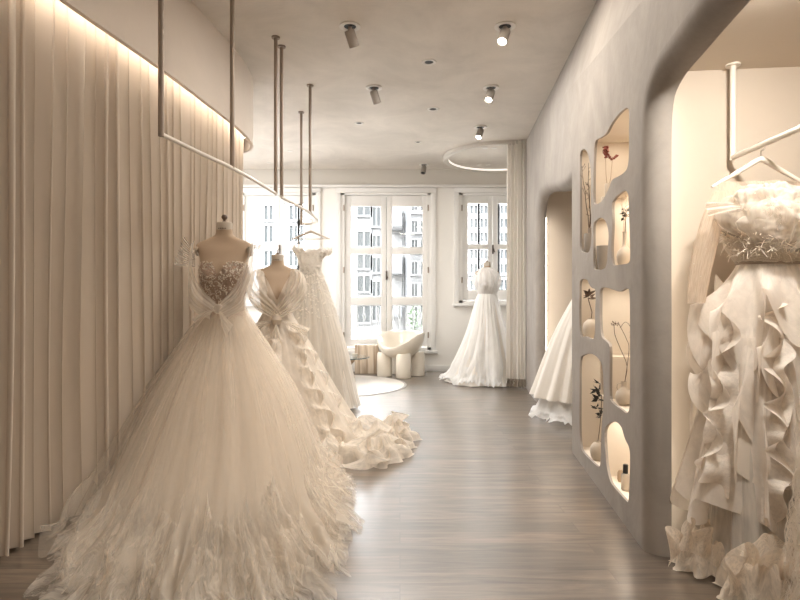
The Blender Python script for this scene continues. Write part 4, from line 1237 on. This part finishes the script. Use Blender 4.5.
# striped block
bx0, bx1 = XY(355, 8.72), XY(378.5, 8.72)
b = MB().bev(bx0, bx1, 8.66, 8.85, 0, HH(345, 8.66), .006).out('plinth', M['travertine'], autos=30)
tag(b, 'low striped travertine block behind the glass table, next to the armchair', 'plinth')
# rug
rc = (-.90, 7.50)
rgm = thing('rug', 'round pale rug with a thin grey border on the lounge floor', 'rug', (rc[0], rc[1], 0))
MB().lathe([(0, .008), (.96, .008), (.96, .001)], (rc[0], rc[1], 0), 96, cap=False).out('rug_pile', M['rug'], rgm)
MB().lathe([(.955, .0085), (.985, .0085), (.99, .001)], (rc[0], rc[1], 0), 96, cap=False).out('rug_border', M['rugedge'], rgm)
# glass table
tx, ty = XY(345, 7.9) - .02, 7.95
tb = thing('side_table', 'round table with dark glass top and turned wooden foot, half hidden by lace gown', 'side table', (tx, ty, 0))
hz = HH(357, 7.9)
MB().lathe([(0, 0), (.35, 0), (.355, .006), (.35, .014), (0, .014)], (tx, ty, hz - .014), 64, cap=False).out('table_top', M['tglass'], tb)
MB().lathe([(.13, 0.010), (.15, .03), (.13, .10), (.09, .15), (.11, .22), (.19, hz - .016)], (tx, ty, 0), 40).out('table_foot', M['tbase'], tb)
cup = MB().lathe([(.0, .002), (.03, .002), (.038, .05), (.034, .05), (.028, .006), (0, .006)], (XY(355, 7.9), 7.85, hz), 24, cap=False).out('cup', M['chair'])
tag(cup, 'small white cup on the dark glass table top', 'cup')

# ------------------------------------------------------------------ things in the niches
def on_niche(px, k, dep=.055):
    """point at depth dep in the niche seen at pixel px; returns x, y and the shelf height"""
    # ray: X = m*Z ; point on plane shifted by dep
    m_ = (px - 400) / F
    off = DIN * dep
    Z = (X0 + off.x - K * off.y) / (m_ - K)
    h0 = min(p[1] for p in NL[k]) - .004
    return m_ * Z, Z, h0
def vase(name, px, k, prof, m, label, dep=.055, grp='vases in the wall niches'):
    x, y, h = on_niche(px, k, dep)
    r = thing(name, label, 'vase', (x, y, h), grp)
    MB().lathe(prof + [(p[0] * .82, p[1]) for p in reversed(prof[-2:])], (x, y, h + .001), 32, cap=False).out('vase_body', m, r)
    return r, Vector((x, y, h))
def scl(prof, a, b): return [(r * a, z * b) for r, z in prof]
cyl = [(0, 0), (.9, 0), (1, .03), (1, .97), (.95, 1), (.9, 1), (.88, .9)]
bulb = [(0, 0), (.5, 0), (.85, .12), (1, .30), (.88, .44), (.5, .54), (.28, .60), (.24, .75), (.24, .97), (.30, 1), (.24, .97)]
pot = [(0, 0), (.6, 0), (.88, .18), (1, .45), (.9, .72), (.55, .88), (.30, .93), (.30, 1), (.24, .96)]
jug = [(0, 0), (.55, 0), (.9, .18), (1, .38), (.82, .58), (.36, .72), (.28, .82), (.36, 1), (.28, .93)]
def dry(name, pts_list, m, label, cat, rad=.0022, grp=None):
    r = thing(name, label, cat, pts_list[0][0], grp)
    return r
# A grey bottle + dark branch
vA, pA = vase('vase', 589.5, 'A', scl(cyl, .036, .145), M['ceram_g'], 'slim grey cylinder vase with dark branch, in the tall narrow top niche')
MB().lathe([(.010, 0), (.010, .04)], pA + Vector((0, 0, .145)), 16).out('vase_neck', M['ceram_g'], vA)
br = thing('dried_branch', 'tall dark dried branch standing in the slim grey vase of the tall top niche', 'dried branch', tuple(pA + Vector((0, 0, .15))))
def branch(base, tips, m, parent, rad=.003):
    mb = MB(); rr = random.Random(int(abs(base.x) * 1e4) % 999)
    for tp in tips:
        k = 8; pts = []
        for i in range(k + 1):
            t = i / k; q = base.lerp(Vector(tp), t)
            q += Vector((nz(t * 3, tp[0] * 9), nz(t * 3 + 9, tp[1] * 5), 0)) * .02 * math.sin(t * PI)
            pts.append(q)
        mb.tube(pts, [rad * (1 - .6 * i / k) for i in range(k + 1)], 6)
        for j in range(7):
            t = rr.uniform(.35, .98); q = base.lerp(Vector(tp), t)
            d = Vector((rr.uniform(-1, 1), rr.uniform(-1, 1), rr.uniform(.2, 1))).normalized() * rr.uniform(.02, .05)
            mb.tube([q, q + d * .6, q + d + Vector((0, 0, .006))], [.0014, .001, .002], 5)
    return mb.out('twig', m, parent)
def tip(px, py, y): return (XY(px, y), y, HH(py, y))
branch(pA + Vector((0, 0, .15)), [tip(582, 166, pA.y - .0), tip(588.5, 163, pA.y), tip(590, 185, pA.y)], M['twig'], br, .0035)
# B two small white vases with red flowers
for k, (px, hgt, tp, lab) in enumerate([(606, .055, (605.5, 146), 'short'), (609, .12, (610.5, 155), 'tall')]):
    v_, p_ = vase('vase', px - 1, 'B', scl(cyl, .018 if k else .022, hgt), M['ceram_c'],
                  ['small short cream cup vase in the large top niche, left of the flower tube', 'slim cream tube vase in the large top niche, holding both red flowers'][k], .055)
    if k == 0: pB0 = p_
    pB = p_
for k, (px, py) in enumerate([(605.5, 150), (612.5, 154)]):
    fr = thing('dried_flower', ['upright dark red dried bloom in the large top niche', 'drooping reddish dried bloom with open petals in the large top niche'][k], 'dried flower', tuple(pB + Vector((0, 0, .1))), 'dried red flowers')
    tp = Vector(tip(px, py + 4, pB.y))
    MB().tube([pB + Vector((0, 0, .06)), (pB + tp) / 2 + Vector((.004 * (2 * k - 1), 0, .03)), tp], .0022, 6).out('flower_stem', M['stem'], fr)
    mb = MB(); rr = random.Random(k + 3)
    for j in range(60):
        if k == 0: c = tp + Vector((rr.gauss(0, .005), rr.gauss(0, .006), rr.uniform(-.02, .045))); rd = rr.uniform(.004, .008)
        else: s_ = rr.uniform(-1, 1); c = tp + Vector((s_ * .030, rr.gauss(0, .006), abs(s_) * .028 - .01 + rr.gauss(0, .003))); rd = rr.uniform(.003, .006)
        mb.lathe([(0, -rd), (rd * .8, -rd * .5), (rd, 0), (rd * .7, rd * .6), (0, rd)], c, 7, cap=False)
    mb.out('bloom', M['redflower'], fr)
# C grey tumbler
vase('vase', 603.7, 'C', scl([(0, 0), (.75, 0), (.8, .04), (1, .97), (1, 1), (.93, 1)], .042, .155), M['ceram_g'], 'grey tapered beaker vase alone in the small arched niche', .055)
# D bottle vase with dark flower
vD, pD = vase('vase', 624.5, 'D', scl(bulb, .040, .185), M['ceram_c'], 'long-necked bulb vase holding a black flower, in the arched niche', .055)
fr = thing('dried_flower', 'black dried flower with a fine twig in the long-necked vase', 'dried flower', tuple(pD + Vector((0, 0, .18))))
tp = Vector(tip(625.5, 214, pD.y))
MB().tube([pD + Vector((0, 0, .12)), (pD + tp) / 2 + Vector((.004, 0, .05)), tp], .0022, 6).out('flower_stem', M['twig'], fr)
def leaves(base, n, spread, size, m, parent, seed, name='bloom'):
    rr = random.Random(seed); mb = MB()
    for j in range(n):
        c = base + Vector((rr.uniform(-1, 1) * spread[0], rr.uniform(-1, 1) * spread[1], rr.uniform(-1, 1) * spread[2]))
        d = Vector((rr.uniform(-1, 1), rr.uniform(-1, 1), rr.uniform(-.8, .8))).normalized()
        b = d.cross(Vector((rr.uniform(-1, 1), rr.uniform(-1, 1), 1))).normalized(); l = size * rr.uniform(.7, 1.3)
        u_ = d.cross(b)
        mb.add([c, c + d * l * .35 + b * l * .25, c + d * l - u_ * l * .15, c + d * l * .35 - b * l * .25, c + d * l * .4 + u_ * l * .08], [(0, 1, 4), (1, 2, 4), (2, 3, 4), (3, 0, 4)])
    return mb.out(name, m, parent)
leaves(tp, 26, (.010, .012, .018), .028, M['darkleaf'], fr, 5)
branch(pD + Vector((0, 0, .17)), [tip(622, 197, pD.y), tip(626.5, 195, pD.y)], M['stem'], fr, .0014)
# E pot with twig
vE, pE = vase('vase', 591, 'E', scl(pot, .052, .13), M['ceram_c'], 'round grey-cream pot vase with a bent twig, in the small middle niche', .06)
br = thing('dried_branch', 'bent dark twig with star-shaped tip in the small middle niche', 'dried branch', tuple(pE + Vector((0, 0, .12))))
q1 = Vector(tip(588, 298, pE.y)); q2 = Vector(tip(592, 312, pE.y))
MB().tube([pE + Vector((0, 0, .10)), q2, q1], .003, 6).out('twig', M['twig'], br)
leaves(q1 + Vector((.004, 0, .02)), 14, (.008, .01, .02), .05, M['twig'], br, 8, 'leaf_tip')
# F jug with arching branch
vF, pF = vase('vase', 624, 'F', scl(jug, .044, .125), M['ceram_c'], 'cream jug vase with small handle, at the foot of the tall stepped niche', .055)
MB().tube([pF + Vector((-.012, 0, .118)), pF + Vector((-.034, 0, .112)), pF + Vector((-.036, 0, .09)), pF + Vector((-.026, 0, .072))], .0035, 8).out('handle', M['ceram_c'], vF)
br = thing('dried_branch', 'arching thin dried branch with seed heads in the jug of the stepped niche', 'dried branch', tuple(pF + Vector((0, 0, .12))))
def arc(pl):
    return [Vector(tip(a, b, pF.y)) for a, b in pl]
mb = MB()
a1 = arc([(624.5, 384), (627, 366), (621, 350), (615, 335), (614, 324)]); mb.tube([path_at(a1, i / 16) for i in range(17)], .0016, 6)
a2 = arc([(624.5, 384), (629, 350), (626, 338), (621, 328), (618, 322)]); mb.tube([path_at(a2, i / 16) for i in range(17)], .0014, 6)
a3 = arc([(620, 328), (625, 322), (630, 326), (632, 335)]); mb.tube([path_at(a3, i / 10) for i in range(11)], .0012, 6)
mb.out('twig', M['twig'], br)
leaves(a1[-1], 18, (.018, .01, .006), .014, M['twig'], br, 11, 'seed_heads'); leaves(a3[-1], 12, (.006, .01, .02), .016, M['twig'], br, 12, 'seed_heads')
# G dark leaves
vG, pG = vase('vase', 597.5, 'G', scl(pot, .045, .12), M['ceram_c'], 'low cream pot vase holding black leaves, in the lowest tall niche', .055)
br = thing('dried_branch', 'spray of black leaves in the lowest tall niche beside the jug niche', 'dried branch', tuple(pG + Vector((0, 0, .1))))
a1 = [Vector(tip(a, b, pG.y)) for a, b in [(597.5, 446), (600, 425), (601.5, 400), (600.5, 386)]]
a1[0] = pG + Vector((0, 0, .1))
MB().tube([path_at(a1, i / 12) for i in range(13)], .0022, 6).out('twig', M['twig'], br)
for i, (a, b) in enumerate([(597, 390), (598, 400), (596.5, 408), (600, 415), (598.5, 395), (600, 384)]):
    p = Vector(tip(a, b, pG.y)); leaves(p, 7, (.010, .012, .010), .045, M['darkleaf'], br, 20 + i, 'leaf_cluster')
# H bottle and small wood block
x, y, h = on_niche(625.5, 'H', .05)
bt = thing('perfume_bottle', 'clear glass scent bottle with black cap in the lowest corner niche', 'bottle', (x, y, h))
M['bglass'] = simple('bottle_glass', (.85, .78, .68), .08, coat=.3, trans=.5)
MB().lathe([(0, 0), (.020, 0), (.022, .004), (.022, .075), (.018, .082), (.008, .085), (0, .085)], (x, y, h + .002), 28, cap=False).out('bottle_body', M['bglass'], bt)
MB().lathe([(0, 0), (.013, 0), (.013, .042), (.011, .045), (0, .045)], (x, y, h + .088), 24, cap=False).out('cap', M['black'], bt)
x, y, h = on_niche(620.5, 'H', .06)
o = MB().lathe([(0, 0), (.012, .0), (.018, .015), (.017, .05), (.010, .065), (0, .066)], (x, y, h + .045 * 0 + .001), 20, cap=False, sy=.5).out('pebble_ornament', M['stem'])
tag(o, 'small tan upright pebble ornament beside the scent bottle', 'ornament')

# ------------------------------------------------------------------ outside the windows
M['out_white'] = simple('outside_render', (.105, .105, .105), .8)
M['out_grey'] = simple('outside_grey', (.035, .036, .038), .7)
M['out_glass'] = simple('outside_glass', (.014, .017, .018), .3)
M['out_pink'] = simple('outside_pink', (.62, .52, .48), .8)
M['out_leaf'] = simple('outside_leaf', (.06, .09, .05), .7)
M['asphalt'] = simple('street_concrete', (.75, .73, .7), .9)
gnd = MB().box(-30, 30, 9.6, 60, -4.2, -4).out('ground', M['asphalt'], smooth=False); tag(gnd, kind='structure')
# railing beyond the middle window
rl = thing('balcony_railing', 'white ornate balcony railing just outside the middle window', 'railing', (-.2, 9.42, .1))
MB().box(-1.25, .85, 9.20, 9.55, -.05, .10).out('balcony_slab', M['out_white'], rl, smooth=False)
MB().bev(-1.2, .8, 9.40, 9.45, 1.00, 1.04).out('handrail', M['out_white'], rl, autos=30)
MB().bev(-1.2, .8, 9.41, 9.44, .13, .16).out('bottom_rail', M['out_white'], rl, autos=30)
for i in range(18):
    x = -1.15 + i * .114
    MB().lathe([(.011, 0), (.011, .1), (.028, .16), (.011, .22), (.011, .60), (.028, .68), (.011, .74), (.011, .84)], (x, 9.425, .16), 8).out('baluster', M['out_white'], rl)
pl = thing('potted_shrub', 'small leafy dark shrub on the balcony behind the railing', 'shrub', (.28, 9.9, 0))
MB().lathe([(.10, 0), (.14, .22), (.12, .22)], (.27, 9.85, -.05), 20).out('pot', M['out_grey'], pl)
MB().box(-1.6, 1.2, 9.55, 10.3, -.15, -.05).out('balcony_slab', M['out_white'], rl, smooth=False)
leaves(Vector((.27, 9.85, .62)), 260, (.15, .12, .40), .07, M['out_leaf'], pl, 77, 'foliage')
def building(label, x0, x1, y0, h1, m, wins, bal=(), dep=4, h0=-4):
    r = thing('building', label, 'building', ((x0 + x1) / 2, y0, h0))
    MB().box(x0, x1, y0, y0 + dep, h0, h1).out('facade', m, r, smooth=False)
    for (a, b, c, d) in wins:
        w = MB(); w.box(a - .06, b + .06, y0 - .05, y0 + .01, c - .06, c); w.box(a - .06, b + .06, y0 - .05, y0 + .01, d, d + .06)
        w.box(a - .06, a, y0 - .05, y0 + .01, c, d); w.box(b, b + .06, y0 - .05, y0 + .01, c, d); w.box((a + b) / 2 - .02, (a + b) / 2 + .02, y0 - .04, y0 + .01, c, d)
        wo = w.out('window', M['out_white'], r, smooth=False)
        MB().box(a, b, y0 - .015, y0 + .005, c, d).out('pane', M['out_glass'], wo, smooth=False)
    for (a, b, c, d, e) in bal:
        MB().box(a, b, y0 - e, y0, c, d).out('balcony', M['out_grey'], r, smooth=False)
    return r
def B(px, Z): return (px - 400) / F * Z
Zb = 15
building('pale apartment block with grey-framed windows seen through the left half of the middle window', B(357, Zb), B(386, Zb), Zb, 7, M['out_white'],
   [(B(358, Zb), B(370, Zb), HH(y1, Zb), HH(y0, Zb)) for y0, y1 in ((206, 215), (232, 246), (255, 268), (276, 291), (306, 322))] +
   [(B(373, Zb), B(380, Zb), HH(y1, Zb), HH(y0, Zb)) for y0, y1 in ((208, 226), (236, 247), (258, 272), (282, 296), (306, 320))], dep=3)
Zb = 13
building('white block with grey balconies seen through the right half of the middle window', B(391, Zb), B(410, Zb), Zb, 7, M['out_white'],
   [(B(402, Zb), B(405, Zb), HH(y1, Zb), HH(y0, Zb)) for y0, y1 in ((214, 245), (258, 296))],
   [(B(390, Zb), B(402, Zb), HH(y1, Zb), HH(y0, Zb), .9) for y0, y1 in ((210, 231), (256, 275), (306, 316))] + [(B(405.5, Zb), B(407.5, Zb), 0, 6, .3)], dep=4)
Zb = 19
building('tall pale facade behind, with rows of windows, right of the grey balconies', B(410, Zb), B(432, Zb), Zb, 9, M['out_white'],
   [(B(x, Zb), B(x + 5, Zb), HH(y1, Zb), HH(y0, Zb)) for x in (412, 421) for y0, y1 in ((200, 212), (220, 232), (240, 252), (262, 274), (284, 296), (306, 325))], dep=3)
Zb = 14
building('white gridded facade seen through the far window behind the bright gown', B(466, Zb), B(530, Zb), Zb, 8, M['out_white'],
   [(B(x, Zb), B(x + 7, Zb), HH(y1, Zb), HH(y0, Zb)) for x in (470, 480, 490, 500, 512) for y0, y1 in ((206, 214), (219, 228), (233, 242), (250, 259), (264, 273), (280, 290))], dep=3)
building('pale building with dark windows seen through the window behind the rails', B(262, Zb), B(318, Zb), Zb, 8, M['out_white'],
   [(B(x, Zb), B(x + 8, Zb), HH(y1, Zb), HH(y0, Zb)) for x in (265, 290, 300) for y0, y1 in ((206, 220), (226, 242), (251, 266), (272, 290))], dep=3)

# ------------------------------------------------------------------ light
wd = bpy.data.worlds.new('sky'); sc.world = wd; wd.use_nodes = True
bg = wd.node_tree.nodes['Background']
# bright hazy sky: strongest overhead, paler towards the horizon
wt = wd.node_tree
g_ = N(wt, 'ShaderNodeTexCoord'); sx_ = N(wt, 'ShaderNodeSeparateXYZ'); L(wt, g_.outputs['Generated'], sx_.inputs[0])
mr_ = N(wt, 'ShaderNodeMapRange'); mr_.interpolation_type = 'SMOOTHSTEP'
mr_.inputs['From Min'].default_value = .12; mr_.inputs['From Max'].default_value = .6
mr_.inputs['To Min'].default_value = 2.6; mr_.inputs['To Max'].default_value = SKY
L(wt, sx_.outputs['Z'], mr_.inputs['Value']); L(wt, mr_.outputs['Result'], bg.inputs['Strength'])
bg.inputs['Color'].default_value = (.96, .975, 1, 1)
sl = bpy.data.lights.new('sun', 'SUN'); sl.energy = 14; sl.angle = math.radians(2); sl.color = (1, .95, .86)
so_ = bpy.data.objects.new('sun', sl); COL.objects.link(so_)
so_.rotation_euler = (-Vector((.10, -.22, -1))).to_track_quat('Z', 'Y').to_euler()
for W in (W1, W2, W3):
    pd = bpy.data.lights.new('window_portal', 'AREA'); pd.shape = 'RECTANGLE'; pd.size = W[1] - W[0]; pd.size_y = W[3] - W[2]
    pd.cycles.is_portal = True
    po = bpy.data.objects.new('window_portal', pd); COL.objects.link(po)
    po.location = ((W[0] + W[1]) / 2, ZB + .16, (W[2] + W[3]) / 2); po.rotation_euler = (-PI / 2, 0, 0)
ld = bpy.data.lights.new('alcove_fill', 'AREA'); ld.shape = 'DISK'; ld.size = .12; ld.energy = 21; ld.color = (1, .93, .84)  # added fill inside the near alcove, brightens the front of the glitter gown
lo = bpy.data.objects.new('alcove_fill', ld); COL.objects.link(lo); lo.location = (1.22, 1.75, 2.13); lo.rotation_euler = (math.radians(28), 0, 0)
ld = bpy.data.lights.new('side_fill', 'AREA'); ld.shape = 'RECTANGLE'; ld.size = 2.0; ld.size_y = 1.8; ld.energy = 50; ld.color = (.97, .98, 1)  # added fill at the left wall for far ceiling and walls; no window there
lo = bpy.data.objects.new('side_fill', ld); COL.objects.link(lo); lo.location = (-3.15, 7.5, 1.7); lo.rotation_euler = (0, -PI / 2, 0)
# added glowing band inside the ceiling ring, put in to brighten it
mbr = MB().lathe([(.742, CEIL - .012), (.742, CEIL - .034)], (1.42, 8.07, 0), 96, cap=False); mbr.out('led_strip', emis('ring_glow', (1, .96, .9), .7), rg)
# added fill lights along the ceiling, without fixtures, to brighten the room
for (x, y, e) in [(.2, .6, 13), (.7, 2.2, 9), (.45, 3.6, 24), (.4, 4.9, 24), (-.2, 6.6, 30), (-1.9, 7.4, 24)]:
    ld = bpy.data.lights.new('ceiling_fill', 'AREA'); ld.shape = 'DISK'; ld.size = .5; ld.energy = e; ld.color = (1, .91, .80) if y < 4 else (1, .97, .93)
    lo = bpy.data.objects.new('ceiling_fill', ld); COL.objects.link(lo); lo.location = (x, y, CEIL - .02)

sc.view_settings.view_transform = 'Standard'; sc.view_settings.look = 'None'
sc.view_settings.exposure = 0.32; sc.view_settings.gamma = 1; sc.view_settings.use_curve_mapping = False
cy = sc.cycles
cy.max_bounces = 10; cy.diffuse_bounces = 6; cy.glossy_bounces = 3; cy.transmission_bounces = 6; cy.transparent_max_bounces = 24
cy.sample_clamp_indirect = 6; cy.caustics_reflective = False; cy.caustics_refractive = False
cy.use_denoising = True
